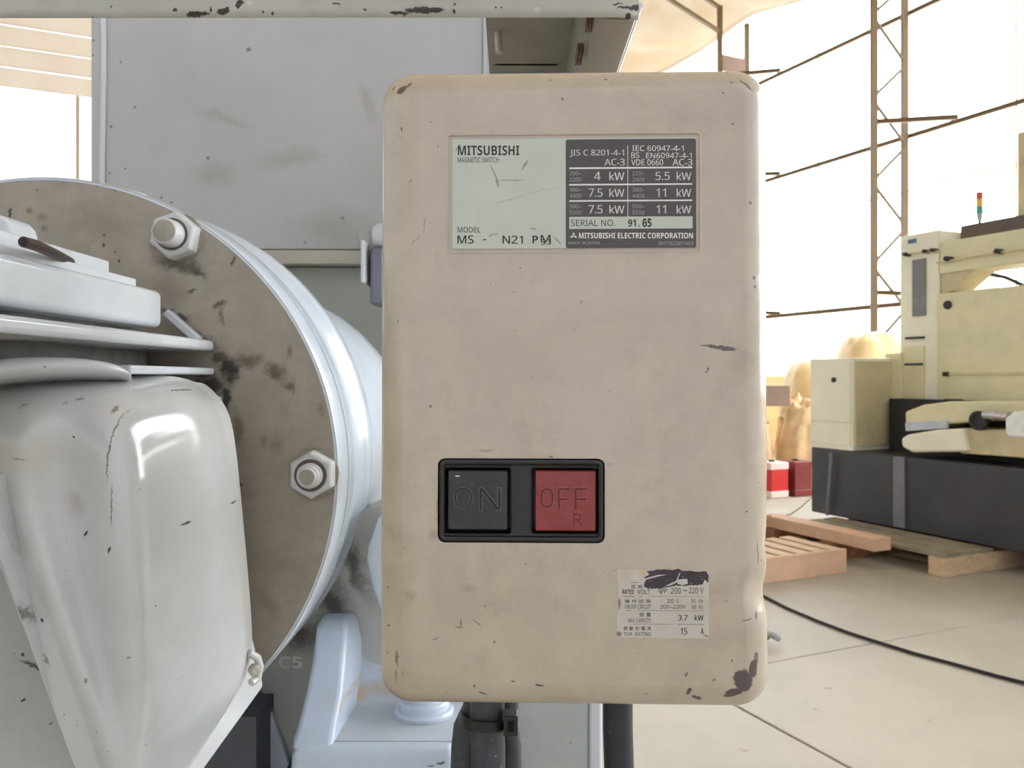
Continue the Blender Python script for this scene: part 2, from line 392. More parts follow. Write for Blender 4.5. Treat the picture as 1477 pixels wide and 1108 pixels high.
poly_b([(1305, 610), (1366, 606), (1366, 618), (1306, 622)], 4.69, .02, 'tray_lip', mat('pale blue grey plate', rgb(190, 195, 205), .4), r, .004)
poly_b([(1299, 632), (1308, 627), (1350, 620), (1388, 618), (1395, 652), (1315, 653), (1300, 645)], 4.62, .4, 'lower_tray', cream2, r)
poly_b([(1384, 618), (1492, 622), (1492, 662), (1384, 654)], 4.66, .5, 'bed', creamd, r, .01)
MB().abox(1.95, 4.25, 4.95, 6.2, .62, H - .15).build('bed_slide', black, r)
hw = MB().lathe(P(a_of(1405, 4.6), 4.72, H + (HY - 607) * Yb(1405, 4.6) / F), -BX, [(0, .03), (.06, .03), (.06, .058), (.075, .06), (.09, .058), (.09, .035), (.085, .033), (.085, .01)], 24).build('hand_wheel', black, r, smooth=40)
MB().tube([P(a_of(1420, 4.62), 4.62, H - .22), P(a_of(1456, 4.62), 4.62, H - .225)], .028, 14).build('spindle', mat('bright steel', rgb(200, 200, 205), .25, metal=.8), r, smooth=50)
poly_b([(1449, 603), (1462, 594), (1500, 590), (1500, 632), (1455, 631), (1449, 624)], 4.35, .25, 'corner_guard', mat('white machine guard', rgb(235, 236, 230), .4), r, .015)

# ================================================================== TIMBER AND PALLETS
wood = mat('pale pine', rgb(214, 186, 150), .75, scale=5, var=.14, stretch=(1, 6, 6), bump=.1, bscale=60, tint=rgb(180, 140, 100))
woodp = mat('pinkish pine', rgb(216, 178, 148), .75, scale=5, var=.12, bump=.1, bscale=60, tint=rgb(190, 150, 120))
woodg = mat('grey weathered board', rgb(150, 140, 118), .8, scale=6, var=.2, bump=.2, bscale=60)
endg = mat('brown end grain', rgb(150, 104, 70), .8, scale=30, var=.2)
pr = root('slatted_pallet', 'small pale pine slatted pallet on the floor right of the switch box', 'pallet', P(3.8, 3.2, 0))
MB().abox(3.58, 3.605, 2.7, 3.82, 0, .14).build('fascia_board', woodp, pr, bevel=.002)
MB().abox(4.0, 4.025, 2.7, 3.82, 0, .118).build('fascia_board', woodp, pr, bevel=.002)
for k in range(9):
    b = 2.72 + k * .125
    MB().abox(3.606, 4.03, b, b + .085, .118, .14).build('slat', wood, pr, bevel=.002)
for b in (2.72, 3.24, 3.76): MB().abox(3.606, 3.999, b, b + .05, .0, .117).build('bearer', woodp, pr)
pr = root('timber_pallet', 'weathered timber pallet under the left edge of the big machine', 'pallet', P(3.9, 4.6, 0))
for a in (3.25, 3.85, 4.36):
    MB().abox(a, a + .1, 4.22 if a < 3.5 else 3.98, 6.1, 0, .112).build('bearer', wood if a < 3.5 else endg, pr, bevel=.004)
for b0, b1 in ((4.22, 4.34), (4.36, 4.5), (4.53, 4.65), (4.9, 5.1), (5.5, 5.7)):
    MB().abox(3.25, 4.46, b0, b1, .112, .134).build('deck_board', woodg, pr, bevel=.002)
o = MB().abox(3.54, 4.5, 4.0, 4.14, .113, .19).build('timber_beam', woodp, bevel=.004); tag(o, 'long thick pale pine beam lying in front of the charcoal machine base', 'timber')
o = MB().abox(2.2, 2.9, 4.70, 4.95, 0, .10).build('timber_block', endg, bevel=.003); tag(o, 'reddish brown timber packing block under the machine at the right frame edge', 'timber')
o = MB().hexa([P(a, b, z + dz) for z in (.02, .045) for (a, b, dz) in ((4.35, 3.35, .16), (4.35, 3.95, .17), (4.5, 3.95, .18), (4.5, 3.35, .10))]).build('loose_board', wood, bevel=.002)
tag(o, 'loose pale board lying flat on the dark crate behind the slatted pallet', 'board')
o = MB().abox(4.33, 4.6, 3.3, 3.75, 0, .115).build('wooden_crate', mat('dark red brown wood', rgb(96, 58, 48), .8, scale=8, var=.2), bevel=.004)
tag(o, 'low dark red brown crate behind the slatted pallet', 'crate')

# ================================================================== STORE CORNER (behind box, left of machine)
def lump(name, c, rx, ry, h, m, label, cat, pw=2.6, nz=.12, seed=0, group=None):
    mb = MB(); rings = []; nr, ns = 14, 36
    for i in range(nr + 1):
        t = i / nr * math.pi / 2 * .98; zz = math.sin(t) ** (2 / pw); rr = math.cos(t) ** (2 / pw); ring = []
        for k in range(ns):
            th = 2 * math.pi * k / ns; cx_, sy = math.cos(th), math.sin(th)
            s_ = 1 / (abs(cx_) ** pw + abs(sy) ** pw) ** (1 / pw)
            v = Vector((cx_ * s_ * rr * rx, sy * s_ * rr * ry, zz * h)); q = v * 3.5 / max(rx, ry) + Vector((seed, 0, 0))
            v *= 1 + nz * mnoise.noise(q) + nz * .5 * mnoise.noise(q * 2.7)
            v.z = max(v.z, 0) if i else 0
            ring.append(Vector(c) + v)
        rings.append(ring)
    return tag(mb.loft(rings).build(name, m, smooth=70), label, cat, group)
tarp = mat('golden tan tarpaulin', rgb(228, 202, 152), .6, scale=3, var=.06, bump=.2, bscale=9, bdist=.03, tint=rgb(240, 214, 160))
sack = mat('tan woven sack', rgb(222, 190, 146), .7, scale=5, var=.1, bump=.3, bscale=12, bdist=.03, tint=rgb(190, 130, 80))
def gp(px, Y): return Vector(((px - CX) * Y / F, Y, 0))
lump('covered_stack', gp(1262, 9.3), .44, .42, H + .50, tarp, 'tall goods stack under golden tarpaulin behind the machine cabinet', 'covered goods', 4, .025, 3)
lump('covered_stack', gp(1178, 10.4), .42, .42, H + .22, tarp, 'lower goods stack under golden tarpaulin left of the machine cabinet', 'covered goods', 4, .025, 9)
lump('bulk_sack', gp(1155, 8.75), .24, .25, .93, sack, 'tan bulk sack slumped beside the dark machine base', 'sack', 3.2, .12, 1)
lump('bulk_sack', gp(1082, 8.75), .22, .23, .80, sack, 'tan bulk sack half hidden by the switch box edge', 'sack', 3.2, .14, 5)
redm = mat('bright red drum paint', rgb(200, 30, 32), .4, scale=4); whm = mat('white drum band', rgb(225, 205, 200), .5, scale=4); drm = mat('dark red drum paint', rgb(120, 34, 36), .45, scale=6, var=.2)
for px, m1, lab in ((1113, redm, 'bright red and white square oil can on the floor below the sacks'), (1147, drm, 'dark red square oil can on the floor beside the bright red one')):
    c = gp(px, 7.95 if px < 1120 else 8.05); r = root('oil_can', lab, 'can', c)
    b0 = BX.dot(c); a0 = AX.dot(c)
    MB().abox(a0 - .11, a0 + .11, b0 - .11, b0 + .11, 0, .33).build('body', m1, r, bevel=.012)
    MB().abox(a0 - .113, a0 + .113, b0 - .113, b0 + .113, .0, .07).build('lower_band', whm if px < 1120 else drm, r, bevel=.01)
    MB().abox(a0 - .113, a0 + .113, b0 - .113, b0 + .113, .27, .34).build('upper_band', whm if px < 1120 else drm, r, bevel=.01)
    MB().lathe(c + Vector((0, 0, .33)), (0, 0, 1), [(0, .03), (.025, .03)], 12).build('cap', black, r)
c = gp(1100, 8.9); MB().box(c.x - .12, c.x + .13, 8.7, 9.0, .86, 1.07)
o = MB().box(c.x - .12, c.x + .13, 8.40, 8.65, .86, 1.07).build('cardboard_carton', mat('grey brown carton', rgb(150, 128, 112), .8, scale=5), bevel=.004)
tag(o, 'grey brown carton standing on top of the tan sack', 'carton')
r = root('safety_barrier', 'orange brown horizontal barrier rail in front of the tan skirting', 'barrier', gp(1140, 11.3))
p0, p1 = P(9.4, 7.85, 0), P(11.6, 7.85, 0)
MB().bar(p0 + Vector((0, 0, .87)), p1 + Vector((0, 0, .87)), .05, .08).build('rail', mat('orange brown steel', rgb(170, 95, 50), .6, scale=5), r)
for q in (p0, p1, (p0 + p1) / 2): MB().bar(q, q + Vector((0, 0, .88)), .05).build('post', M['truss'], r)

# floor cable, thin wire, glove
o = MB().tube([fl(x, y, .008) for x, y in ((1010, 800), (1060, 836), (1100, 859), (1135, 877), (1180, 896), (1225, 913), (1262, 925), (1320, 943), (1380, 959), (1430, 973), (1477, 985), (1560, 1006))], .0072, 8).build('floor_cable', black, smooth=60)
tag(o, 'thick black cable snaking across the concrete floor', 'cable')
o = MB().tube([fl(x, y, .004) for x, y in ((1172, 716), (1166, 722), (1155, 732), (1140, 742), (1118, 747))], .005, 6).build('thin_wire', M['brown'], smooth=60)
tag(o, 'thin brown wire on the floor left of the machine base', 'wire')
glm = mat('grey work glove cloth', rgb(150, 156, 160), .85, scale=30, var=.25, bump=.6, bscale=90, bdist=.004, tint=rgb(50, 60, 52), tint_amt=.9)
gr = root('work_glove', 'crumpled grey work glove lying on the floor near the black cable', 'glove', fl(1102, 930))
g0 = fl(1098, 930)
mb = MB(); pts = [g0 + Vector(v) for v in ((-.05, .03, .03), (-.02, .02, .045), (.01, .0, .05), (.035, -.02, .035))]
mb.tube(pts, [.03, .036, .034, .016], 12).build('palm', glm, gr, sub=1)
for k, (dx, dy) in enumerate(((.055, -.05), (.068, -.03), (.072, -.01), (.062, .012), (.0, -.055))):
    s0 = pts[2] + Vector((0, 0, .0)) if k < 4 else pts[1]
    MB().tube([s0, s0 + Vector((dx * .6, dy * .6, -.002)), s0 + Vector((dx, dy, -.022))], [.012, .0115, .008], 8).build('finger', glm, gr, sub=1)

# ================================================================== GREY CABINET behind the flange
gp_ = at(400, 545, .65)
Lc = Vector((-.332, .65, 0))
def bl(px, py, rx, ry, ang, c, soft, st, wp, Y, o):  # blob from a spot on plane Y, relative to origin o
    p = at(px, py, Y) - o; k = Y / F; return (p.x, p.z, rx * k, ry * k, ang, c, soft, st, wp)
cr = root('sheet_cabinet', 'pale grey sheet steel cabinet standing behind the round flange', 'cabinet', at(420, 545, .65) * 1)
cr.location.z = 0
oc = Vector(cr.location); spk = rgb(110, 98, 86)
cblobs = [bl(x, y, s, s, 0, spk, .5, .8, .002, .65, oc) for x, y, s in ((153, 70, 2), (174, 90, 2), (137, 60, 2), (136, 82, 2), (148, 178, 4), (160, 183, 2), (158, 250, 2), (181, 244, 2), (358, 72, 4), (195, 155, 2.5), (440, 350, 2.5), (494, 315, 3), (300, 228, 3), (233, 285, 2), (247, 293, 2))]
cblobs += [bl(x, y, a, b, g, rgb(158, 148, 132), .9, .45, .01, .65, oc) for x, y, a, b, g in ((320, 170, 40, 8, -10), (420, 228, 50, 14, 10), (310, 250, 30, 18, 0), (480, 330, 60, 30, 0), (530, 145, 10, 30, 10))]
cabm = mat('pale grey cabinet paint', rgb(192, 191, 188), .38, var=.05, scale=9, bump=.06, bscale=120, tint=rgb(178, 170, 156), tint_amt=.4, blobs=cblobs)
cabe = mat('lit cabinet edge paint', rgb(215, 218, 222), .3, var=.03, scale=20, specks=.06, speck_scale=120)  # lighter than the panels: light caught on edges put into the colour
x0, x1 = at(133, 0, .65).x, at(709, 0, .65).x; zb = at(0, 360, .65).z; zt = H + .40
MB().box(at(150, 0, .65).x, at(697, 0, .65).x, .65, .66, zb, zt).build('upper_panel', cabm, cr, bevel=.0015)
MB().box(x0, at(148.5, 0, .65).x, .648, .95, .0, zt).build('side_frame', cabm, cr, bevel=.001)
mb = MB(); xb = at(150, 0, .65).x
mb.tube([Vector((xb + .0006 * math.sin(z * 37), .6485, z)) for z in [zb + i * (zt - zb) / 40 for i in range(41)]], [.0022 + .0006 * mnoise.noise(Vector((i * .9, 0, 0))) for i in range(41)], 8).build('weld_bead', cabe, cr, smooth=60)
MB().box(at(697, 0, .65).x, x1, .644, .95, .0, zt).build('corner_post', cabe, cr, bevel=.0065, bseg=3)
MB().box(at(150, 0, .65).x, at(696, 0, .65).x, .646, .66, at(0, 382, .65).z, zb - .001).build('seam_strip', mat('seam strip paint', rgb(190, 184, 168), .4, scale=20), cr, bevel=.001)
MB().box(at(150, 0, .65).x, at(696, 0, .65).x, .662, .67, .0, at(0, 382, .65).z - .0005).build('lower_panel', mat('greenish grey lower panel', rgb(176, 178, 168), .45, var=.06, scale=10, tint=rgb(160, 150, 130), tint_amt=.5), cr)
MB().box(x0, x1, .67, .95, .0, zt - .002).build('body', cabm, cr)
# latch bolt on the cabinet next to the box
lt = MB().lathe(at(545, 341, .62), (1, 0, 0), [(-.003, .0075), (0, .0095), (.02, .0095)], 14).build('clamp_bolt', cabe, cr, smooth=40)
MB().box(at(527, 0, .62).x, at(532, 0, .62).x, .60, .65, at(0, 412, .62).z, at(0, 352, .62).z).build('clamp_plate', cabe, cr, bevel=.001)
MB().prism([at(516, 334, .645), at(534, 334, .645), at(534, 362, .645), at(522, 362, .645)], (0, -.006, 0)).build('clamp_lug', cabm, cr, bevel=.001)
MB().box(at(536, 0, .62).x, at(556, 0, .62).x, .61, .64, at(0, 441, .62).z, at(0, 358, .62).z).build('hinge_block', mat('slate hinge steel', rgb(120, 120, 130), .3, metal=.5, scale=30), cr, bevel=.003)

# ================================================================== TOP FRAME (painted steel tray)
fr = root('steel_frame', 'chipped cream grey steel channel frame across the top above the switch box', 'frame', Vector((-.15, .36, H + .155)))
of = Vector(fr.location); chip = rgb(62, 52, 50)
fY = .36
fb = [bl(x, y, a, b, g, chip, .15, 1, .0015, fY, of) for x, y, a, b, g in
      ((252, 14, 4, 2.5, 0), (285, 19, 18, 3, 3), (322, 15, 10, 4, 20), (345, 5, 7, 5, 40), (304, 13, 2, 3, 0), (378, 18, 2, 2, 0), (392, 18, 2, 2, 0), (485, 6, 7, 1.5, 0), (527, 13, 2, 2, 0), (575, 18, 14, 2.5, 0), (612, 14, 30, 4, 0), (655, 15, 2, 3, 0), (656, 5, 2, 2, 0), (905, 8, 16, 2, 10), (917, 8, 8, 5, 20), (908, 19, 6, 4, 30), (715, 10, 2, 1.5, 0), (724, 11, 1.5, 1.5, 0), (890, 6, 8, 1, 10))]
fb += [bl(x, y, a, b, g, rgb(205, 200, 190), .5, .9, .001, fY, of) for x, y, a, b, g in ((360, 4, 6, 4, 0), (775, 14, 5, 4, 30), (916, 15, 7, 4, 0))]
frm = mat('cream grey frame paint', rgb(186, 183, 173), .4, var=.07, scale=30, bump=.15, bscale=160, tint=rgb(150, 142, 124), tint_amt=.5, specks=.05, speck_scale=220, blobs=fb)
frd = mat('frame inner paint', rgb(150, 142, 128), .5, var=.08, scale=20, bump=.05)
zb = at(0, 23, fY).z
# front channel: rounded lower lip
prof = [(fY + .0035, zb + .004), (fY + .0035, zb + .0008), (fY + .0022, zb), (fY + .0008, zb + .0008), (fY, zb + .003), (fY, zb + .055), (fY + .0035, zb + .058)]
mb = MB(); xs = [-.42, -.3, -.2, -.1, 0, .03, .0475, .0525, .056]
rings = []
for i, x in enumerate(xs):
    sh = max(0, x - .0475) * .35
    rings.append([Vector((x, y + sh, z + .0022 * (x + .2) * .5)) for y, z in prof])
mb.loft(rings).build('front_channel', frm, fr, smooth=50)
# side channel running away
mb = MB(); pr_ = [(.056, zb + .004), (.0545, zb + .0005), (.051, zb - .0005), (.044, zb + .0), (.0365, zb + .001), (.0365, zb + .055), (.058, zb + .055), (.0565, zb + .02)]
mb.loft([[Vector((x, y, z)) for x, z in pr_] for y in (fY + .004, .5, .8, 1.0)]).build('side_channel', frd, fr, smooth=50)
MB().tube([Vector((.0563, fY + .003, zb + .006)), Vector((.0563, 1.0, zb + .006))], .0016, 8).build('edge_lip', cabe, fr, smooth=50)
MB().box(-.008, .0365, .72, .73, zb - .0, zb + .30).build('back_plate', frd, fr, bevel=.002)
MB().box(-.0155, .0365, fY + .02, .62, zb + .052, zb + .056).build('tray_sheet', frd, fr)
MB().box(at(712, 0, .55).x, .032, .55, .555, at(0, 79, .55).z, zb + .052).build('hanging_plate', mat('shadowed inner plate paint', rgb(150, 140, 124), .5, var=.08, scale=25), fr, bevel=.001)  # shade of the recess put into the plate colour
MB().box(-.0155, .0365, .638, .6435, at(0, 300, .64).z, zb + .2).build('rear_plate', frd, fr, bevel=.001)
MB().tube([at(808, 77, .545), at(822, 79, .56), at(829, 90, .58), at(832, 104, .60), at(833, 130, .63)], [.001, .0028, .0032, .0032, .003], 10).build('drain_pipe', black, fr, smooth=60)
for px, y0, y1 in ((850, .3645, .372), (836, .394, .411)):
    mb = MB(); qx = at(px, 0, (y0 + y1) / 2).x
    for k in (-1, 0, 1): mb.box(qx + k * .0012 - .0004, qx + k * .0012 + .0004, y0, y1, zb - .0022, zb + .002)
    mb.build('clip', mat('rust brown clip', rgb(92, 66, 54), .7, scale=80), fr)
MB().tube([at(716, 20, .50), at(720, 76, .50)], .0022, 8).build('corner_weld', frm, fr, smooth=50)
# legs of the frame down to the floor, out of sight to the left
MB().box(-.46, -.42, .40, .44, 0, H + .2).build('leg', frd, fr)
MB().box(.0, .04, .66, .70, 0, zb + .03).build('leg', frd, fr)

# ================================================================== SUPPORT POST below the box
po = root('support_post', 'grey speckled steel post below the switch box with bright right edge', 'post', Vector((0, .5, 0)))
pm = mat('grey speckled post paint', rgb(188, 190, 184), .5, var=.06, scale=40, bump=.1, specks=.06, speck_scale=300, speck_col=rgb(120, 115, 100))
MB().box(at(640, 0, .5).x, at(849, 0, .5).x, .5, .56, 0, H - .16).build('post_face', pm, po, bevel=.001)
MB().box(at(849, 0, .5).x, at(868, 0, .5).x, .498, .56, 0, H - .16).build('edge_flange', cabe, po, bevel=.002)
MB().box(.0, .07, .337, .343, H - .08, H + .06).build('mounting_plate', frd, po)
MB().box(.01, .03, .343, .53, H - .05, H - .03).build('mounting_arm', frd, po)
MB().box(.01, .03, .51, .53, H - .17, H - .03).build('mounting_upright', frd, po)

# ================================================================== GEAR HOUSING with round flange
hC = at(59, 684, .40)
hr = root('gear_housing', 'white painted gear housing with large round bolted flange behind the motor', 'machine', Vector((hC.x, .40, 0)))
oh = Vector(hr.location); gk = rgb(38, 32, 28); gb = rgb(88, 76, 62); gt = rgb(120, 106, 88)
D = .40
hb = [bl(*a, D, oh) for a in (
    (328, 535, 16, 24, 10, gk, .6, .95, .006), (318, 515, 14, 10, 0, gk, .6, .8, .006), (326, 575, 9, 22, 0, gk, .5, .9, .005), (300, 560, 25, 22, 0, gk, .5, .9, .006),
    (250, 455, 22, 6, -20, gk, .6, .8, .006), (290, 490, 30, 8, -25, gb, .8, .8, .006), (355, 520, 22, 12, 0, gb, .9, .8, .008), (395, 540, 18, 14, -30, gb, .8, .85, .008), (415, 560, 12, 9, 0, gb, .8, .8, .008),
    (318, 440, 12, 5, 20, gb, .5, .9, .004), (320, 455, 4, 16, 0, gb, .8, .6, .004), (276, 420, 8, 2.5, 10, gb, .5, .8, .003), (336, 378, 3, 9, -20, gb, .4, .9, .003), (418, 508, 4, 10, 0, gb, .8, .6, .004),
    (258, 382, 38, 10, -8, gb, .9, .9, .006), (285, 395, 16, 6, -40, gk, .8, .8, .005), (228, 352, 10, 18, 0, gb, .9, .6, .006), (245, 375, 20, 10, 0, gk, .8, .5, .006),
    (14, 308, 3, 8, 0, gk, .4, .9, .003), (42, 302, 6, 5, 0, gb, .8, .6, .004), (60, 315, 8, 8, 0, gb, .9, .4, .004), (63, 332, 4, 5, 0, gb, .8, .6, .004), (150, 339, 2.5, 2.5, 0, gk, .5, .8, .001), (149, 353, 2.5, 3, 0, gk, .5, .9, .001), (171, 376, 2, 3, 0, gk, .5, .9, .001), (166, 364, 1.5, 2, 0, gk, .5, .8, .001), (53, 274, 2, 2, 0, gb, .5, .8, .001), (165, 274, 2.5, 2, 0, gb, .5, .9, .001), (140, 267, 4, 2, 0, gb, .5, .9, .001),
    (345, 700, 5, 4, 0, gk, .4, .8, .003), (338, 620, 8, 30, 0, gb, .9, .6, .006), (380, 635, 8, 10, 0, gt, .9, .6, .005), (400, 640, 10, 12, 0, gt, .9, .5, .005), (460, 595, 8, 10, 0, gt, .9, .5, .005), (385, 870, 12, 30, 30, gt, .9, .4, .008),
    (457, 683, 38, 38, 0, gt, .4, .5, .002), (140, 330, 45, 35, 0, gt, .9, .35, .01), (245, 420, 30, 25, 0, gt, .9, .5, .01), (360, 400, 40, 60, 30, gt, .9, .25, .01))]
discm = mat('dusty flange paint', rgb(164, 155, 140), .5, var=.10, scale=60, bump=.2, bscale=250, tint=rgb(140, 130, 112), tint_amt=.5, blobs=hb)
white = mat('glossy white machine paint', rgb(204, 213, 222), .2, var=.04, scale=30, bump=.05, bscale=150, tint=rgb(192, 190, 184), tint_amt=.3, coat=.3)
lowg = [bl(*a, .46, oh) for a in ((470, 880, 30, 60, 35, gk, .9, .9, .012), (430, 930, 30, 25, 30, gk, .9, .85, .01), (505, 820, 16, 50, 20, gk, .9, .8, .01))]
housm = mat('soiled white casting paint', rgb(188, 188, 180), .35, var=.06, scale=22, bump=.12, bscale=120, tint=rgb(150, 142, 126), tint_amt=.5, blobs=lowg)
c0 = Vector((hC.x, 0, hC.z)); Rr = .145
hf = MB().lathe(c0, (0, 1, 0), [(.4003, Rr - .0005), (.42, Rr - .0005)], 128).build('flange_face', discm, hr, smooth=40)
MB().lathe(c0, (0, 1, 0), [(.401, Rr - .0022), (.4, Rr - .0018), (.4004, Rr - .0004), (.4015, Rr), (.4228, Rr), (.4234, Rr - .003), (.4252, Rr - .003), (.4262, Rr), (.437, Rr + .0004), (.439, Rr - .0008)], 128).build('front_rim', white, hr, smooth=45)
MB().lathe(c0, (0, 1, 0), [(.437, Rr - .0015), (.468, Rr - .0025), (.472, Rr + .0005), (.476, Rr + .0022), (.487, Rr + .0022), (.490, Rr + .0005), (.493, Rr - .006), (.5, Rr - .008)], 128).build('rear_rim', white, hr, smooth=45)
MB().lathe(Vector((at(356, 0, .56).x, 0, at(0, 651, .56).z)), (0, 1, 0), [(.48, .098), (.51, .103), (.53, .107), (.55, .1105), (.575, .1105), (.60, .106), (.63, .09), (.64, .05)], 96).build('rear_housing', white, hr, smooth=60)
boltm = mat('white painted bolt', rgb(205, 206, 206), .35, var=.05, scale=80, bump=.1, specks=.05, speck_scale=500)
boltd = mat('dusty bolt end', rgb(160, 152, 136), .5, var=.1, scale=200)
for k, th in enumerate((59.7, .2)):
    c = Vector((hC.x + .1335 * math.cos(R(th)), .4, hC.z + .1335 * math.sin(R(th))))
    nt = MB().lathe(c, (0, -1, 0), [(0, .0116), (.0078, .0116), (.0092, .0104)], 6, ph=R(20 + 10 * k)).build('hex_nut', boltm, hr, bevel=.0006)
    MB().lathe(c, (0, -1, 0), [(0, .0119), (.0008, .0117)], 28).build('washer', boltd, nt, smooth=40)
    MB().lathe(c, (0, -1, 0), [(.0088, .0076), (.0092, .0078), (.0094, .0078)], 28).build('thread_recess', mat('dark recess ring', rgb(96, 88, 76), .6), nt, smooth=40)  # ring round the stud, darker than the nut
    if k == 0:
        MB().lathe(c, (0, -1, 0), [(.009, .0066), (.0165, .0064), (.018, .0056)], 28).build('stud', boltm, nt, smooth=40)
        MB().lathe(c, (0, -1, 0), [(.0178, .0055), (.0182, .0050)], 24).build('stud_end', boltd, nt, smooth=40)
    else:
        MB().lathe(c, (0, -1, 0), [(.009, .006), (.012, .006), (.0125, .0052), (.0145, .005), (.015, .0042), (.0165, .0040)], 24).build('stud', boltm, nt, smooth=30)
        MB().lathe(c, (0, -1, 0), [(.0164, .0038), (.0168, .0034)], 20).build('stud_end', boltd, nt, smooth=40)
th = 78.3; d = Vector((math.cos(R(th)), 0, math.sin(R(th))))
MB().lathe(c0 + Vector((0, .4365, 0)) + d * (Rr - .002), d, [(0, .0055), (.0045, .0055), (.0055, .0045)], 20).build('rim_screw', boltm, hr, smooth=40)

# lower casting of the housing: wall between flange and pedestal
mb = MB(); mb.prism([at(366, 900, .472), at(480, 760, .472), at(590, 700, .472), at(600, 1030, .472), at(440, 1130, .472), at(410, 1130, .472), at(376, 1035, .472)], (0, .02, 0)).build('lower_casting', housm, hr, bevel=.003)
MB().bar(at(377, 1030, .468), at(412, 1130, .468), .004, .012).build('casting_edge', white, hr, bevel=.001)
MB().prism([at(560, 735, .455), at(545, 748, .455), at(530, 790, .455), at(528, 808, .455), at(536, 850, .455), at(549, 885, .455), at(600, 900, .455), at(620, 800, .455)], (0, .02, 0)).build('hexagonal_boss', white, hr, bevel=.003, bseg=3)
tb = text_mesh([('C5', 402, 947, 436, 964, .02)], lambda x, y: (at(x, y, .471).x, at(x, y, .471).z), .0014)
for v in tb.v: v.y += .4724
tb.build('cast_mark', mat('cast mark paint', rgb(226, 226, 216), .45), hr, smooth=30)

# ================================================================== PEDESTAL FOOT
pd = root('bearing_pedestal', 'white cast iron pedestal foot with stacked round washers below the switch box corner', 'casting', Vector((-.07, .42, 0)))
op = Vector(pd.location)
pb = [bl(*a, .42, op) for a in ((500, 1025, 14, 7, 0, rgb(205, 178, 140), .9, .8, .004), (560, 1022, 70, 10, 2, rgb(190, 184, 168), .9, .6, .004), (640, 1075, 6, 2, 10, chip, .4, .8, .002), (628, 1078, 5, 1.5, 0, chip, .4, .7, .002), (470, 1085, 3, 3, 0, chip, .4, .9, .001), (588, 1086, 2.5, 2.5, 0, chip, .4, .9, .001), (480, 890, 30, 18, 20, gb, .9, .7, .008))]
housm2 = mat('lower casting paint', rgb(198, 206, 216), .32, var=.05, scale=25, bump=.12, bscale=120, tint=rgb(176, 170, 156), tint_amt=.4, blobs=[bl(*a, .44, op) for a in ((545, 1018, 60, 9, 2, rgb(192, 176, 150), .9, .7, .004), (500, 1024, 16, 8, 0, rgb(205, 172, 130), .9, .9, .004), (490, 900, 26, 26, 20, gb, .9, .7, .008), (530, 960, 40, 20, 0, rgb(160, 152, 136), .9, .6, .008))])
ped = mat('bluish white casting paint', rgb(202, 214, 230), .3, var=.04, scale=30, bump=.15, bscale=120, tint=rgb(190, 186, 174), tint_amt=.3, blobs=pb, coat=.2)
zf = at(0, 1083, .40).z
MB().hexa([at(412, 1160, .40) + Vector((0, 0, -.0)), at(657, 1160, .40), at(668, 1110, .47), at(470, 1110, .47), Vector((at(420, 0, .40).x, .40, zf)), Vector((at(655, 0, .40).x, .40, zf)), Vector((-.028, .49, zf)), Vector((-.11, .49, zf))]).build('foot', ped, pd, bevel=.004, bseg=4)
# rib: sloping web from flange down to the foot front
def rib(Z, yf, xl, xr): return [Vector((xl, yf, Z)), Vector((xr, yf, Z)), Vector((xr + .006, .475, Z)), Vector((xl - .002, .475, Z))]
rows = []
for (y, Y, xl, xr) in ((892, .462, 462, 500), (910, .450, 455, 497), (950, .44, 450, 497), (1000, .43, 441, 492), (1050, .414, 428, 482), (1086, .402, 416, 478)):
    p, q = at(xl, y, Y), at(xr, y, Y); rows.append([p, q, Vector((q.x + .004, .480, q.z)), Vector((p.x - .002, .480, p.z))])
MB().loft(rows).build('rib', ped, pd, smooth=50, bevel=.003, bseg=3)
# scooped fillet between rib and back wall
cols = []; xr0 = at(478, 0, .43).x
for k in range(15):
    x = xr0 - .004 + k * .0062; fr_ = .016 + .022 * math.exp(-k * .45); yw = .4724
    rr = [Vector((x, yw, zf + .064)), Vector((x, yw, zf + fr_ + .02))]
    for q in range(9):
        t = R(90 * q / 8); rr.append(Vector((x, yw - fr_ * (1 - math.cos(t)), zf + fr_ * (1 - math.sin(t)) + .0003)))
    rr.append(Vector((x, .41, zf + .0002))); cols.append(rr)
MB().loft(cols, caps=False, closed=False).build('fillet_web', housm2, pd, smooth=80)
wc = Vector((at(612, 0, .4447).x, .4447, zf + .0004))
ws = MB().lathe(wc, (0, 0, 1), [(0, .0158), (.0018, .0160), (.0030, .0152), (.0034, .0138)], 48).build('washer', ped, pd, smooth=35)
MB().lathe(wc, (0, 0, 1), [(.003, .0135), (.0062, .0135), (.0074, .0124), (.0076, .0112)], 48).build('washer', ped, pd, smooth=35)
MB().lathe(wc, (0, 0, 1), [(.007, .0105), (.0125, .0102), (.014, .0088)], 40).build('bolt_head', ped, pd, smooth=35)
MB().box(-.125, -.02, .395, .56, 0, zf - .035).build('pedestal_base', mat('dark bluish machine bed', rgb(88, 90, 98), .6, scale=20), pd)
MB().box(-.30, -.137, .44, .60, 0, zf - .0).build('bed', mat('slate gap shadow paint', rgb(100, 102, 108), .6, var=.1, scale=20), pd)  # block filling the gap, its shadow put into the dark colour

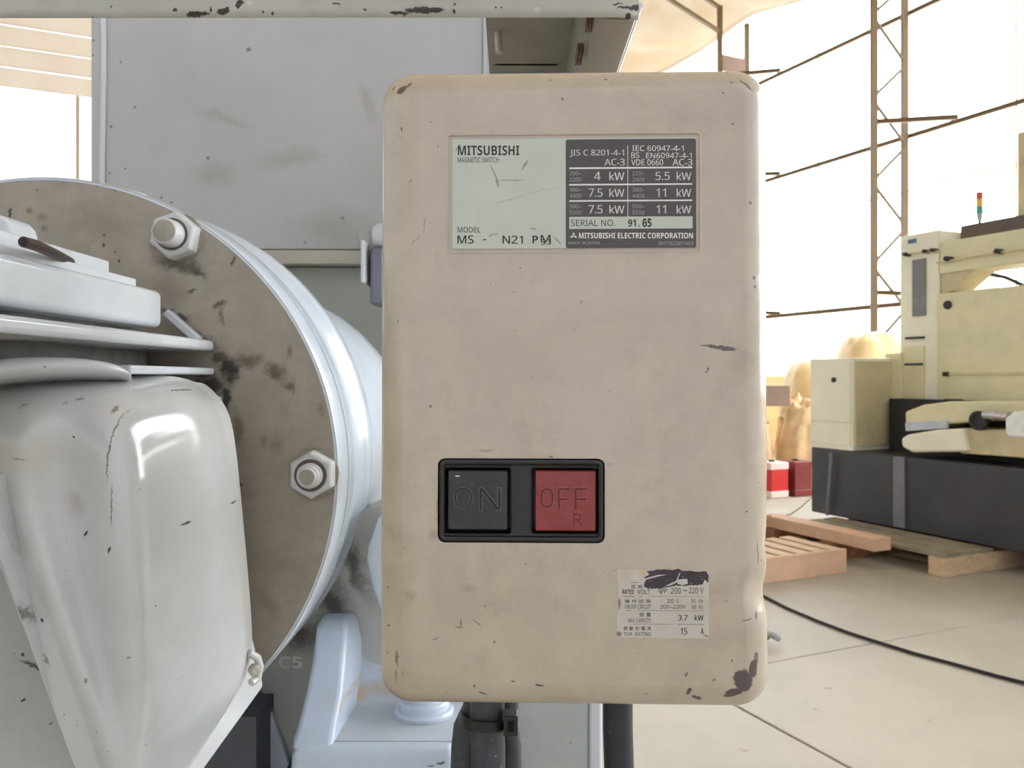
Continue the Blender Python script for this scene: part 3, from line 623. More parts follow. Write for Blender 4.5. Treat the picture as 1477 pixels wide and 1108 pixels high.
# ================================================================== ELECTRIC MOTOR (left)
em = root('electric_motor', 'glossy white electric motor with cooling fins and hooded terminal cover at left', 'motor', Vector((-.20, .33, 0)))
oe = Vector(em.location)
tY = .30
fin_rub = mat('motor fin paint', rgb(204, 209, 213), .18, var=.05, scale=40, bump=.08, bscale=200, tint=rgb(194, 190, 178), tint_amt=.2, coat=.3)
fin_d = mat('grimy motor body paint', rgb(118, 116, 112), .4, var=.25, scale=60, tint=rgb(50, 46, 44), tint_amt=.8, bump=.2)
def slab_x(X0, Y0, Y1, zlo, zhi, back, name, m, bev=.0012):
    return MB().box(X0 - back, X0, Y0, Y1, zlo, zhi).build(name, m, em, bevel=bev, bseg=3)
slab_x(-.1445, .16, .3995, at(0, 507, .3995).z, at(0, 491, .3995).z, .06, 'cooling_fin', fin_rub, .002)
slab_x(-.1445, .312, .3995, at(0, 541, .3995).z, at(0, 530.5, .3995).z, .06, 'cooling_fin', fin_rub)
slab_x(-.1405, .372, .3995, at(0, 592, .3995).z, at(0, 572, .3995).z, .06, 'cooling_fin', fin_rub)
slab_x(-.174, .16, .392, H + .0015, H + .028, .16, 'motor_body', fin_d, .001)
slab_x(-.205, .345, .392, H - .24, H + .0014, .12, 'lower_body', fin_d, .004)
slab_x(-.1615, .16, .380, H + .023, at(0, 420, .38).z, .12, 'junction_block', fin_rub, .003)
slab_x(-.1655, .16, .362, at(0, 420, .38).z, at(0, 420, .38).z + .0035, .1, 'gasket_plate', fin_rub, .0006)
slab_x(-.169, .16, .345, at(0, 420, .38).z + .0035, at(0, 420, .38).z + .009, .1, 'lid_plate', fin_rub, .0008)
MB().bar(at(240, 450, .395), at(288, 492, .396), .006, .004).build('brace', fin_rub, em, bevel=.001)
MB().prism([at(-30, 350, .32), at(-30, 300, .32), at(5, 312, .32), at(14, 322, .32), at(20, 350, .32)], (0, .02, 0)).build('lifting_lug', fin_rub, em, bevel=.003, bseg=3)
MB().tube([at(34, 349, .262), at(52, 354, .27), at(78, 366, .29), at(115, 384, .335)], [.0018, .0019, .0018, .0015], 12).build('drain_tube', mat('dark brown tube', rgb(66, 50, 44), .45, metal=.3, scale=90, var=.3), em, smooth=50)
MB().lathe(at(34, 349, .262), at(34, 349, .262) - at(52, 354, .27), [(-.001, .0012), (.0003, .0012)], 12).build('tube_bore', black, em)

# hooded terminal cover
tblob = []
for a in ((138, 765, 6, 2.2, 50, chip, .3, 1, .0008), (180, 784, 6, 1.8, 55, chip, .3, 1, .0008), (185, 565, 4, 1.2, 5, chip, .3, 1, .0008), (235, 770, 2, 2, 0, chip, .4, .9, .0006), (244, 686, 1.5, 1.5, 0, chip, .4, .9, .0006),
          (186, 640, 1.2, 50, -3, gb, .4, .8, .0012), (190, 720, 1, 30, -3, gb, .4, .8, .0012), (176, 590, 3, 6, 10, gb, .4, .7, .001), (70, 655, 12, 1, -8, gb, .4, .8, .001), (28, 665, 2, 16, 20, gb, .5, .6, .0015),
          (62, 585, 8, 3, 20, gb, .6, .5, .002), (125, 575, 6, 2, 0, gb, .6, .6, .001), (110, 580, 3, 2, 0, gb, .6, .6, .001), (22, 720, 3, 14, 10, gb, .7, .6, .002), (125, 720, 20, 20, 0, rgb(176, 166, 156), .9, .5, .006), (75, 640, 55, 70, 0, rgb(186, 178, 164), .9, .5, .008),
          (60, 895, 3, 3, 0, chip, .3, 1, .0008), (16, 830, 7, 26, 20, gb, .8, .7, .004), (40, 880, 6, 20, 20, gb, .8, .7, .004), (58, 960, 4, 10, 0, gb, .8, .7, .004), (284, 1060, 12, 14, 30, gb, .9, .35, .006), (190, 946, 4, 2, 20, gb, .5, .7, .001), (127, 980, 3, 4, 0, gb, .5, .7, .001)):
    tblob.append(bl(*a, .285, oe))
tcm = mat('glossy worn white cover paint', rgb(203, 205, 204), .14, var=.04, scale=30, bump=.05, bscale=120, tint=rgb(188, 182, 172), tint_amt=.3, blobs=tblob, specks=.02, speck_scale=420, coat=.5)
def Yf(px): return .287 + (px - 60) / 315 * .095
grid = [
 [(-60, 575, .318), (0, 549, .318), (50, 540, .322), (105, 538, .325), (158, 540, .33), (215, 540, .34), (258, 543, .352), (284, 552, .365)],
 [(-60, 590, .292), (-5, 562, .288), (45, 551, .292), (103, 548, .297), (160, 551, .303), (222, 553, .318), (273, 559, .337), (309, 576, .362)],
 [(-60, 630, .280), (-8, 600, .270), (45, 582, .270), (103, 576, .276), (162, 576, .278), (226, 578, .300), (287, 584, .326), (321, 600, .360)],
 [(-60, 680, .282), (-8, 650, .268), (35, 630, .264), (100, 620, .277), (164, 620, .266), (232, 620, .293), (297, 622, .325), (328, 630, .358)],
 [(-45, 720, .286), (-3, 706, .276), (26, 702, .264), (98, 700, .284), (168, 700, .260), (236, 700, .290), (304, 700, .325), (336, 700, .358)],
 [(-5, 800, .288), (33, 800, .280), (60, 800, .268), (112, 800, .290), (175, 800, .263), (240, 800, .292), (312, 800, .327), (345, 800, .360)],
 [(32, 900, .290), (70, 900, .284), (97, 900, .274), (134, 900, .293), (187, 900, .270), (247, 900, .298), (320, 900, .333), (354, 900, .362)],
 [(69, 1000, .294), (106, 1000, .290), (131, 1000, .281), (157, 1000, .295), (199, 1000, .281), (250, 1000, .306), (318, 992, .340), (357, 985, .366)],
 [(96, 1075, .30), (133, 1075, .296), (155, 1075, .290), (178, 1076, .292), (205, 1078, .296), (238, 1078, .318), (268, 1074, .340), (300, 1066, .360)],
 [(118, 1135, .306), (152, 1135, .303), (170, 1135, .298), (188, 1137, .302), (207, 1140, .308), (226, 1140, .324), (243, 1138, .338), (262, 1130, .354)]]
def dense(row):
    v = [at(*p) for p in row]
    return [v[0], v[0].lerp(v[1], .88), v[1], v[1].lerp(v[2], .15), v[2], v[3], v[4], v[5], v[6], v[6].lerp(v[7], .9), v[7], v[7] + Vector((-.001, .012, 0))]
tc = MB().loft([dense(row) for row in grid], caps=False, closed=False).build('terminal_cover', tcm, em, sub=3)
fo = [(-60, 700), (0, 812), (108, 1108), (122, 1146), (262, 1146), (294, 1108), (376, 994), (374, 975), (361, 925), (350, 905), (330, 700), (300, 600)]
MB().prism([at(x, y, Yf(x) + .004) for x, y in fo], (.0, .0035, 0)).build('cover_flange', tcm, tc, bevel=.001)
MB().loft([[at(x, y, Y + .030), at(x, y, Y + .004), at(x, y + 1.5, Y), at(x, (y + yb) / 2, Y - .001), at(x, yb, Y), at(x, yb + 10, Y + .012), at(x, yb + 14, Y + .03)] for x, y, yb, Y in ((-70, 527, 550, .262), (-20, 521, 548, .266), (0, 517, 545, .268), (14, 514, 543, .27), (50, 513, 541, .275), (100, 514.5, 539, .283), (145, 519, 539, .292), (172, 526, 540, .299), (184, 533, 541, .303), (191, 540, 542, .306))], caps=False, closed=False).build('cover_lip', tcm, tc, sub=1, solid=.002)
MB().lathe(at(366, 965, .372), (.5, -.86, 0), [(0, .0026), (.003, .0026), (.0042, .0018)], 16).build('screw', mat('worn cream screw', rgb(190, 184, 168), .4, specks=.08), tc, smooth=40)
MB().tube([at(359, 942, .368), at(371, 948, .372), at(375, 962, .374), at(372, 978, .374), at(362, 985, .37)], .0018, 8).build('screw_tab', tcm, tc, smooth=60)
ob_ = [bl(*a, .30, oe) for a in ((10, 860, 9, 26, 10, chip, .7, .9, .003), (26, 885, 12, 14, 0, chip, .7, .8, .003), (14, 990, 3, 34, 62, chip, .5, .9, .002), (32, 962, 14, 18, 30, chip, .8, .75, .003), (8, 935, 12, 20, 0, gb, .8, .7, .003), (40, 1000, 3, 20, 50, chip, .6, .7, .002), (15, 930, 18, 8, 0, gb, .6, .7, .006), (75, 1010, 3, 5, 0, chip, .4, .8, .003), (52, 1020, 2, 4, 0, chip, .4, .8, .003))]
MB().prism([at(-120, 640, .312), at(60, 640, .322), at(150, 1200, .322), at(-120, 1200, .312)], (0, .02, 0)).build('end_shield', mat('scuffed grey end shield paint', rgb(178, 176, 172), .45, var=.07, scale=30, specks=.07, speck_scale=150, blobs=ob_), em, bevel=.002)
MB().box(-.33, -.20, .335, .39, 0, H - .24).build('motor_foot', fin_d, em)

# ================================================================== CABLES under the box
cabm_ = mat('dusty black cable jacket', rgb(66, 68, 74), .5, var=.2, scale=120, bump=.15, specks=.06, speck_scale=700, speck_col=rgb(150, 152, 158))
def vcable(name, pts, r_, label, m=cabm_, group=None):
    pp = [at(*p) for p in pts]; e = pp[-1]; pp += [Vector((e.x, e.y, e.z - .2)), Vector((e.x + .004, e.y + .01, .004))]
    o = MB().tube(pp, r_, 20).build(name, m, smooth=60); return tag(o, label, 'cable', group)
vcable('power_cable', [(690, 990, .318), (690, 1020, .318), (676, 1050, .318), (673, 1080, .318), (672, 1110, .318)], .0060, 'black cable at the left of the tied bundle under the switch box')
vcable('power_cable', [(703, 985, .302), (703, 1020, .302), (702, 1045, .302), (704, 1075, .302), (704, 1110, .302)], .0063, 'fattest dusty black cable in the middle of the tied bundle')
vcable('power_cable', [(731, 985, .316), (733, 1020, .316), (732, 1045, .316), (737, 1075, .316), (738, 1110, .316)], .0040, 'slim bluish black cable at the right of the tied bundle')
cnd = mat('smooth black conduit', rgb(44, 46, 52), .38, var=.15, scale=60, bump=.05, specks=.04, speck_scale=600, speck_col=rgb(160, 165, 175))
vcable('flexible_conduit', [(891, 985, .30), (891, 1020, .30), (891, 1050, .30), (892, 1080, .30), (893, 1110, .30)], .0055, 'single thick black conduit leaving the bottom of the switch box at right', cnd)
ct = root('cable_tie', 'black plastic cable tie strapped round the cable bundle', 'cable tie', at(705, 1045, .30))
tp = [(663, 1035, .314), (668, 1042, .302), (680, 1047, .2952), (703, 1050, .2935), (722, 1048, .2965), (738, 1044, .308), (745, 1042, .320), (725, 1044, .328), (690, 1042, .331), (668, 1038, .326)]
pts = [at(*p) for p in tp]; rings = []
for i, p in enumerate(pts):
    q = pts[(i + 1) % len(pts)]; p_ = pts[i - 1]; d = (q - p_).normalized(); nrm = d.cross(Vector((0, 0, 1))).normalized() * .0006; hz = Vector((0, 0, .0019))
    rings.append([p - nrm - hz, p + nrm - hz, p + nrm + hz, p - nrm + hz])
rings.append(rings[0]); tie = mat('black nylon', rgb(34, 32, 31), .4, var=.15, scale=100)
MB().loft(rings, caps=False).build('strap', tie, ct, smooth=50)
hd = at(735, 1046, .294)
hdo = MB().box(hd.x - .0022, hd.x + .0030, .2925, .300, hd.z - .0036, hd.z + .0036).build('lock_head', tie, ct, bevel=.0005)
q = at(736, 1048, .2924); MB().box(q.x - .0009, q.x + .0013, .2921, .2928, q.z - .0018, q.z + .0020).build('slot', mat('slot black', rgb(6, 6, 6), .9, bump=0), hdo)

# ================================================================== SWITCH BOX
Yc = .25; bc = at(824, 561, Yc)
MR = Matrix.Translation(bc) @ Matrix.Rotation(R(-1.7), 4, 'Z') @ Matrix.Rotation(R(-.9), 4, 'X')
MI = MR.inverted(); camp = Vector((0, 0, H))
def lp(px, py, y=0.0):   # where the sight of this spot meets the box's own plane y
    d = at(px, py, 1) - camp; o_ = MI @ camp; dd = MI.to_3x3() @ d; t = (y - o_.y) / dd.y; q = o_ + dd * t; return (q.x, q.z)
sb = bpy.data.objects.new('switch_box', None); col.objects.link(sb); sb.matrix_world = MR; sb.empty_display_size = .05
tag(sb, 'beige steel magnetic switch box with ON and OFF buttons and two labels', 'switch box')
def lbuild(mb, name, m, par, **k):
    """mesh already in the box's own coordinates"""
    o = mb.build(name, m, None, local=True, **k); o.parent = par; return o
# silhouettes lie about 6 mm behind the face
e = [lp(551.5, 561, .006)[0], lp(1104.5, 561, .006)[0], lp(824, 106.5, .006)[1], lp(824, 1013.5, .006)[1]]
bcx, bcz, bhw, bhh = (e[0] + e[1]) / 2, (e[2] + e[3]) / 2, (e[1] - e[0]) / 2, (e[2] - e[3]) / 2
def LB(px, py, rx, ry, ang, c, soft, st, wp):
    x, z = lp(px, py); k = Yc / F; return (x, z, rx * k, ry * k, ang, c, soft, st, wp)
prim = rgb(84, 72, 72); rust = rgb(120, 88, 60); lt_ = rgb(186, 178, 166)
bb_ = [LB(*a) for a in (
    (1072, 982, 14, 17, 30, prim, .12, 1, .0012), (1058, 1001, 14, 6, 20, prim, .12, 1, .0012), (1088, 965, 7, 14, -10, prim, .15, 1, .0012), (1092, 950, 4, 8, 0, prim, .15, .8, .001),
    (994, 998, 3, 7, -30, prim, .15, 1, .0008), (1006, 1009, 8, 3, -20, prim, .15, 1, .0008),
    (579, 128, 9, 5, 40, prim, .15, 1, .0008), (1078, 122, 14, 1.6, -42, prim, .3, .9, .0006), (1089, 400, 2.5, 3, 0, prim, .3, .9, .0004), (1090, 413, 2, 2.5, 0, prim, .3, .8, .0004), (1083, 292, 2, 2.5, 0, prim, .3, .8, .0003), (1078, 895, 8, 1.2, 10, prim, .3, .8, .0006), (1093, 890, 1.5, 7, 0, prim, .3, .8, .0006), (1095, 800, 1, 18, 0, prim, .3, .7, .0008), (588, 122, 7, 2.5, 45, prim, .15, 1, .0006),
    (1040, 501, 24, 2.5, -6, rgb(72, 56, 50), .3, .95, .0010), (1048, 504, 14, 2.5, -6, rgb(72, 56, 50), .3, .9, .0006), (1020, 498, 12, 1.5, 0, gb, .4, .7, .0008), (1021, 533, 1.5, 3.5, -20, prim, .3, .9, .0003), (1018, 537, 2, 1, 0, prim, .3, .9, .0003),
    (579, 186, 1.6, 3, 0, prim, .2, 1, .0002), (811, 143, 2.5, 1.2, -50, prim, .3, .9, .0003), (874, 112, 3.5, 1.2, 0, prim, .3, .9, .0002), (1057, 179, 1.8, 1.6, 0, prim, .3, .9, .0002), (1043, 134, 1.3, 1.3, 0, prim, .3, .9, .0001), (566, 124, 2, 4, -30, prim, .3, .8, .0003),
    (558, 850, 1.4, 1.4, 0, prim, .3, 1, .0001), (559, 905, 2, 2, 0, prim, .3, .9, .0002), (557, 945, 1.3, 1.3, 0, prim, .3, .9, .0001), (1077, 738, 1.5, 1.5, 0, prim, .3, 1, .0001),
    (778, 989, 7, 1.6, -8, prim, .3, .95, .0004), (696, 1002, 7, 1.5, -25, prim, .3, .9, .0005), (684, 990, 1.5, 2.5, 0, prim, .3, .8, .0003), (713, 926, 1.5, 2.5, -30, prim, .3, .8, .0003), (740, 983, 4, 1.2, -10, gb, .3, .8, .0003), (990, 973, 2, 4, -30, gb, .3, .8, .0003), (1030, 981, 3, 1.5, 40, gb, .3, .8, .0003), (1056, 953, 1.5, 2, 0, gb, .3, .8, .0002),
    (662, 905, 6, 1.2, -10, rust, .4, .9, .0005), (665, 899, 1.3, 6, 0, rust, .4, .9, .0004), (688, 898, 8, 1.2, -40, rust, .4, .7, .0006), (627, 922, 6, 1, 30, rust, .4, .7, .0006), (572, 950, 2.5, 12, 5, rust, .5, .8, .0008), (571, 975, 1.5, 10, 0, rust, .5, .6, .0008),
    (592, 860, 10, 8, 0, rust, .9, .35, .002), (675, 850, 12, 7, 0, rust, .9, .3, .002), (600, 345, 12, 1, 50, gb, .4, .5, .0010), (612, 325, 1, 14, -8, gb, .4, .45, .0006),
    (632, 737, 3, 30, 0, rust, .9, .55, .0012), (625, 772, 8, 10, 0, rust, .9, .35, .002), (700, 650, 12, 2, 0, rust, .7, .5, .001), (795, 659, 3, 2, 0, chip, .5, .8, .0004), (880, 670, 5, 2, 0, rust, .8, .4, .001),
    (840, 735, 60, 3, 0, rust, .8, .0, .001),
    (590, 250, 16, 240, 0, rgb(172, 152, 124), .9, .30, .004), (586, 800, 14, 200, 0, rgb(168, 148, 124), .9, .35, .004), (720, 520, 90, 60, 0, rgb(170, 156, 136), .9, .30, .006), (900, 420, 200, 40, 0, rgb(200, 186, 168), .9, .25, .006), (600, 985, 50, 12, 0, rgb(168, 146, 128), .9, .4, .004), (850, 600, 60, 90, 0, rgb(196, 184, 168), .9, .35, .008))]
boxm = mat('worn beige enamel', rgb(188, 174, 154), .30, var=.07, scale=70, bump=.38, bscale=520, bdist=.00022, tint=rgb(158, 142, 122), tint_amt=.5, specks=.05, speck_scale=480, speck_col=rgb(140, 118, 96), blobs=bb_, coat=1)
rr_ = .0054
prof = [(.0, .086), (0, .03), (0, .02), (0, .012)]
for k in range(0, 9):
    t = R(90 * k / 8); prof.append((.0076 * (1 - math.cos(t) ** 1.35), rr_ * (1 - math.sin(t) ** 1.35)))
prof += [(.0076 + .0004, 0)]
dz, dx = lp(1085, 858)[1], None
def dent(v):
    x, y, z = v
    if x > bcx + bhw - .012:
        g = math.exp(-((z - dz) / .006) ** 2); x -= .0011 * g * (1 if y < .02 else .3); y += .0016 * g * max(0, 1 - abs(x - (bcx + bhw - .003)) / .006)
        wv = mnoise.noise(Vector((z * 120, y * 60, 1))); x += .00022 * wv * (1 if z < 0 else .5)
        g2 = math.exp(-((z - lp(1088, 400)[1]) / .0012) ** 2); x -= .0005 * g2
        g3 = math.exp(-((z - lp(1088, 790)[1]) / .004) ** 2); x -= .0006 * g3
    return Vector((x, y, z))
mb = rloft(MB(), bcx, bcz, bhw, bhh, .0098, prof, n=12, sx=30, sz=70, fn=dent)
cover = lbuild(mb, 'cover', boxm, sb)
def cutter(x0, y0, x1, y1, r_, ya, yb, n=6, M_=None):
    (ax, az), (cx_, cz_) = lp(x0, y0), lp(x1, y1)
    b = rloft(MB(), (ax + cx_) / 2, (az + cz_) / 2, (cx_ - ax) / 2, (az - cz_) / 2, r_, [(0, ya), (0, yb)], n=n)
    o = b.build('cutter', boxm, local=True); o.parent = sb; return o
bpy.context.view_layer.update()
bool_cut(cover, [cutter(647, 196, 1009, 362, .0010, -.01, .00035), cutter(631.5, 661, 872.5, 784, .0022, -.01, .012)])
cover.data.shade_smooth(); cover.data.set_sharp_from_angle(angle=R(30))
md = cover.modifiers.new('normals', 'WEIGHTED_NORMAL'); md.keep_sharp = True; md.weight = 80
MBk = rloft(MB(), bcx, bcz, bhw - .0015, bhh - .0015, .009, [(0, .0865), (0, .089)], n=6); lbuild(MBk, 'back_plate', frd, sb, smooth=40)

# ---- nameplate
def plate(x0, y0, x1, y1, r_, ya, yb, name, m, par, ins=.0, n=5):
    (ax, az), (cx_, cz_) = lp(x0, y0), lp(x1, y1)
    b = rloft(MB(), (ax + cx_) / 2, (az + cz_) / 2, (cx_ - ax) / 2, (az - cz_) / 2, r_, [(0, ya), (0, yb + ins), (ins, yb)] if ins else [(0, ya), (0, yb)], n=n)
    return lchild(b, name, m, par)
def lchild(mb, name, m, par, **k):
    # par is sb or a direct child of sb; coordinates are the box's own
    o = mb.build(name, m, None, local=True, **(k or dict(smooth=35))); o.parent = par; return o
scr = rgb(120, 122, 116)
npb = [LB(*a) for a in ((714, 252, 1.0, 18, 25, scr, .3, .8, .0004), (717, 264, 1.2, 7, 20, scr, .3, .9, .0004), (738, 260, 20, .8, 0, scr, .3, .7, .0004), (757, 238, 1.6, 10, -30, scr, .4, .7, .0006), (735, 288, 26, .7, 14, scr, .5, .5, .0006), (780, 275, 30, .8, 12, scr, .5, .3, .0008), (712, 338, 9, 1, 12, scr, .3, .7, .0010), (770, 330, 5, 1.2, -20, scr, .3, .6, .0005), (804, 347, 1.0, 8, 45, scr, .3, .8, .0003), (660, 213, 1, 8, -30, scr, .4, .6, .0004))]
npm = mat('pale green white nameplate', rgb(196, 201, 188), .4, var=.03, scale=60, bump=.04, bscale=300, tint=rgb(196, 196, 176), tint_amt=.4, blobs=npb)
grym = mat('charcoal print', rgb(82, 76, 74), .42, var=.05, scale=80, bump=.04)
ink = mat('black print', rgb(46, 44, 42), .5, var=.08, scale=300, bump=0)
winkm = mat('white print', rgb(232, 228, 222), .5, var=.04, scale=300, bump=0)
dimink = mat('faint grey print', rgb(168, 162, 158), .5, var=.1, scale=300, bump=0)
NP = plate(652.5, 201, 1004.5, 357.5, .0006, .0003, .00002, 'nameplate', npm, sb)
plate(816, 201.4, 1004.3, 357.2, .0006, .00003, -.00004, 'dark_panel', grym, NP)
plate(821, 313, 999, 329.5, .00015, -.00003, -.00008, 'serial_strip', npm, NP, n=2)
def text(items, name, m, par, y=-.00005, depth=.00005):
    tm = text_mesh(items, lp, depth)
    for v in tm.v: v.y += y
    return lchild(tm, name, m, par, smooth=1)
text([('MITSUBISHI', 660.5, 210, 749, 224, .022), ('MAGNETIC SWITCH', 660, 227, 719.5, 234.5, .0), ('MODEL', 660, 327.5, 693, 335.5, .0), ('MS', 660, 339.5, 683, 351.5, .012), ('-', 697, 345, 701, 346.6, 0),
      ('N21', 725, 340, 754, 351.5, .012), ('P', 768, 340, 776, 351, .05), ('M', 780, 339, 794, 350, .01), ('3.3', 781, 345, 795, 353, .03)], 'lettering', ink, NP, .00002)
text([('SERIAL NO.', 823.5, 317, 887, 326.3, 0), ('91', 906, 316.5, 917, 327, .03), ('.', 921, 325, 923, 327, .05), ('65', 926.5, 316, 940, 327.5, .03), ('05', 927, 315, 939, 326.5, .0)], 'lettering', ink, NP, -.00008)
text([('JIS C 8201-4-1', 822, 216, 900, 226.5, .014), ('AC-3', 872, 229, 901, 239, .014), ('IEC 60947-4-1', 912, 210, 986, 218, .0), ('BS', 910.5, 220, 922, 228, 0), ('EN60947-4-1', 932, 220.5, 997.5, 228.3, .0), ('VDE 0660', 910.5, 230, 956.5, 238.5, .0), ('AC-3', 970, 229.3, 998.5, 239, .014),
      ('4', 857, 248, 866, 260, .014), ('kW', 879, 248, 900.5, 260, .014), ('5.5', 945.5, 248, 966, 260, .014), ('kW', 976, 248, 997, 260, .014),
      ('7.5', 849, 272, 869, 284, .014), ('kW', 879, 272, 900.5, 284, .014), ('11', 947, 272, 960.5, 284, .014), ('kW', 976, 272, 997, 284, .014),
      ('7.5', 849, 296, 869, 308, .014), ('kW', 879, 296, 900.5, 308, .014), ('11', 947, 296, 960.5, 308, .014), ('kW', 976, 296, 997, 308, .014),
      ('MITSUBISHI ELECTRIC CORPORATION', 835, 335.8, 999.5, 344, .03)], 'lettering', winkm, NP, -.00004)
text([('200~', 821.5, 247.5, 839, 253), ('220V', 821.5, 256, 839, 262), ('380~', 821.5, 271, 839, 276.5), ('440V', 821.5, 279.5, 839, 285.5), ('500~', 821.5, 295, 839, 300.5), ('550V', 821.5, 303.5, 839, 309.5),
      ('220~', 912, 247.5, 930, 253), ('240V', 912, 256, 930, 262), ('380~', 912, 271, 930, 276.5), ('440V', 912, 279.5, 930, 285.5), ('500~', 912, 295, 930, 300.5), ('550V', 912, 303.5, 930, 309.5),
      ('MADE IN JAPAN', 820, 348.5, 865, 353.5), ('BH735Z001H03', 950, 348.5, 1000, 354)], 'lettering', dimink, NP, -.00004)
for (x0, y0, x1, y1) in ((821, 241.7, 998.5, 242.7), (821, 265.6, 998.5, 266.6), (821, 289, 998.5, 290), (905, 210, 906, 313)):
    plate(x0, y0, x1, y1, .00005, -.00003, -.00009, 'ruling_line', winkm, NP, n=1)
mb = MB()   # three diamonds
ex, ey, s_ = 827.3, 340.2, 5.2
for ang in (90, 210, 330):
    d = (math.cos(R(ang)), math.sin(R(ang))); pts = []
    for (l_, wv) in ((0, 0), (.5, .29), (1, 0), (.5, -.29)):
        px = ex + (d[0] * l_ - d[1] * wv) * s_ * 1.12; py = ey - (d[1] * l_ + d[0] * wv) * s_; x, z = lp(px, py); pts.append(Vector((x, -.00004, z)))
    mb.prism(pts, (0, -.00005, 0))
lchild(mb, 'emblem', winkm, NP)

# ---- rating label, torn
paperb = [LB(*a) for a in ((903, 830, 10, 7, 0, rgb(196, 176, 140), .9, .7, .002), (893, 870, 3, 8, 0, rgb(110, 90, 78), .4, .8, .001), (893, 915, 4, 4, 0, rgb(100, 84, 76), .4, .8, .001), (926, 826, 7, 5, 0, rgb(200, 178, 140), .5, .8, .001), (960, 880, 70, 40, 0, rgb(190, 184, 174), .9, .3, .004), (1018, 918, 4, 2, -30, rgb(130, 110, 96), .4, .8, .001))]
papm = mat('aged paper label', rgb(200, 193, 181), .6, var=.04, scale=80, bump=.15, bscale=400, tint=rgb(180, 168, 148), tint_amt=.4, blobs=paperb)
out = []
def edge(p, q, n, amp):
    for i in range(n):
        t = i / n; x = p[0] + (q[0] - p[0]) * t; y = p[1] + (q[1] - p[1]) * t
        out.append((x + rnd.uniform(-amp, amp), y + rnd.uniform(-amp, amp)))
edge((890.5, 822), (930, 822.5), 8, .3); edge((930, 822.5), (1020, 824), 20, .5); edge((1022, 826), (1022.5, 920), 20, .25); edge((1022, 921.5), (894, 919.5), 24, .7); edge((889.5, 917), (889.8, 880), 8, .5); edge((892, 875), (890.5, 824), 10, .8)
mb = MB(); q = [lp(x, y) for x, y in out]; mb.prism([Vector((x, .00002, z)) for x, z in q], (0, -.00012, 0))
RL = lchild(mb, 'rating_label', papm, sb, smooth=20)
torn = [(933, 824), (944, 822.5), (957, 821), (972, 822), (977, 820), (984, 823), (1000, 824), (1019, 824.5), (1022, 829), (1021.5, 841), (1019, 838), (1016, 836), (1013, 843), (1004, 844), (996, 844.5), (985, 845), (975, 844), (965, 847), (955, 848), (945, 849), (936, 849.5), (930, 847), (929, 842), (932, 837), (929, 834), (936, 829)]
fine = []
for i, p in enumerate(torn):
    q = torn[(i + 1) % len(torn)]
    for k in range(4): t = k / 4; fine.append((p[0] + (q[0] - p[0]) * t + rnd.uniform(-.7, .7), p[1] + (q[1] - p[1]) * t + rnd.uniform(-.6, .6)))
mb = MB(); mb.prism([Vector((lp(x, y)[0], -.00009, lp(x, y)[1])) for x, y in fine], (0, -.00006, 0))
lchild(mb, 'torn_patch', mat('dark glue residue', rgb(66, 56, 60), .55, var=.25, scale=400, bump=.5, bscale=500, specks=.1, speck_scale=700, speck_col=rgb(150, 140, 130)), RL, smooth=20)
for pts in ([(976, 836), (991, 835), (992, 842), (985, 844), (977, 842)], [(925, 836), (935, 833), (950, 829), (962, 829), (951, 831), (936, 835), (926, 838)], [(958, 846), (968, 841), (975, 838), (980, 826), (981, 827), (976, 840), (968, 844)]):
    mb = MB(); mb.prism([Vector((lp(x, y)[0], -.00013, lp(x, y)[1])) for x, y in pts], (0, -.00005, 0)); lchild(mb, 'paper_shred', papm, RL, smooth=20)
text([('200', 967.5, 848, 982, 856.5, .0), ('~', 985, 851, 991, 853, .01), ('220 V', 993.5, 847.5, 1014.5, 856, .0), ('φ', 950, 848, 957, 857, 0), ('P', 958, 849, 962, 856, 0), ('定 格', 910, 843.5, 927, 849, 0), ('RATED', 897.5, 850.5, 914, 857, .02), ('VOLT', 919, 850.5, 938, 857, 0),
      ('操 作 回 路', 901, 864.5, 939, 870), ('ORDER CIRCUIT', 901, 872, 939, 878, 0), ('200  V', 962, 864, 979, 870, 0), ('50  Hz', 997, 864, 1014, 870, 0), ('200~220V', 952, 872.5, 989, 878, 0), ('60  Hz', 998, 872.5, 1014, 878.5, 0),
      ('容 量', 922, 883.5, 939, 889.5), ('MAX. CAPACITY', 906, 892, 939, 898, 0), ('3.7', 978, 887, 991.5, 895, .014), ('kW', 1002, 887, 1014.5, 895, .014),
      ('熱 動 形 電 流', 899.5, 903.5, 939, 909.5), ('THR. RATING', 899.5, 912, 939, 917.5, 0), ('15', 982, 906, 991, 915, .014), ('A', 1010.5, 906, 1015, 915, .014)], 'lettering', ink, RL, -.00009)
for (x0, y0, x1, y1) in ((898, 860, 915, 860.7), (922, 860, 926, 860.7), (934, 860, 1015, 860.9), (904, 880, 910, 880.7), (918, 880.3, 1015, 881.2), (912, 900, 971, 900.8), (977, 900.4, 1016, 901.2), (909, 840, 921, 840.6)):
    plate(x0, y0, x1, y1, .00003, -.00009, -.00014, 'ruling_line', ink, RL, n=1)

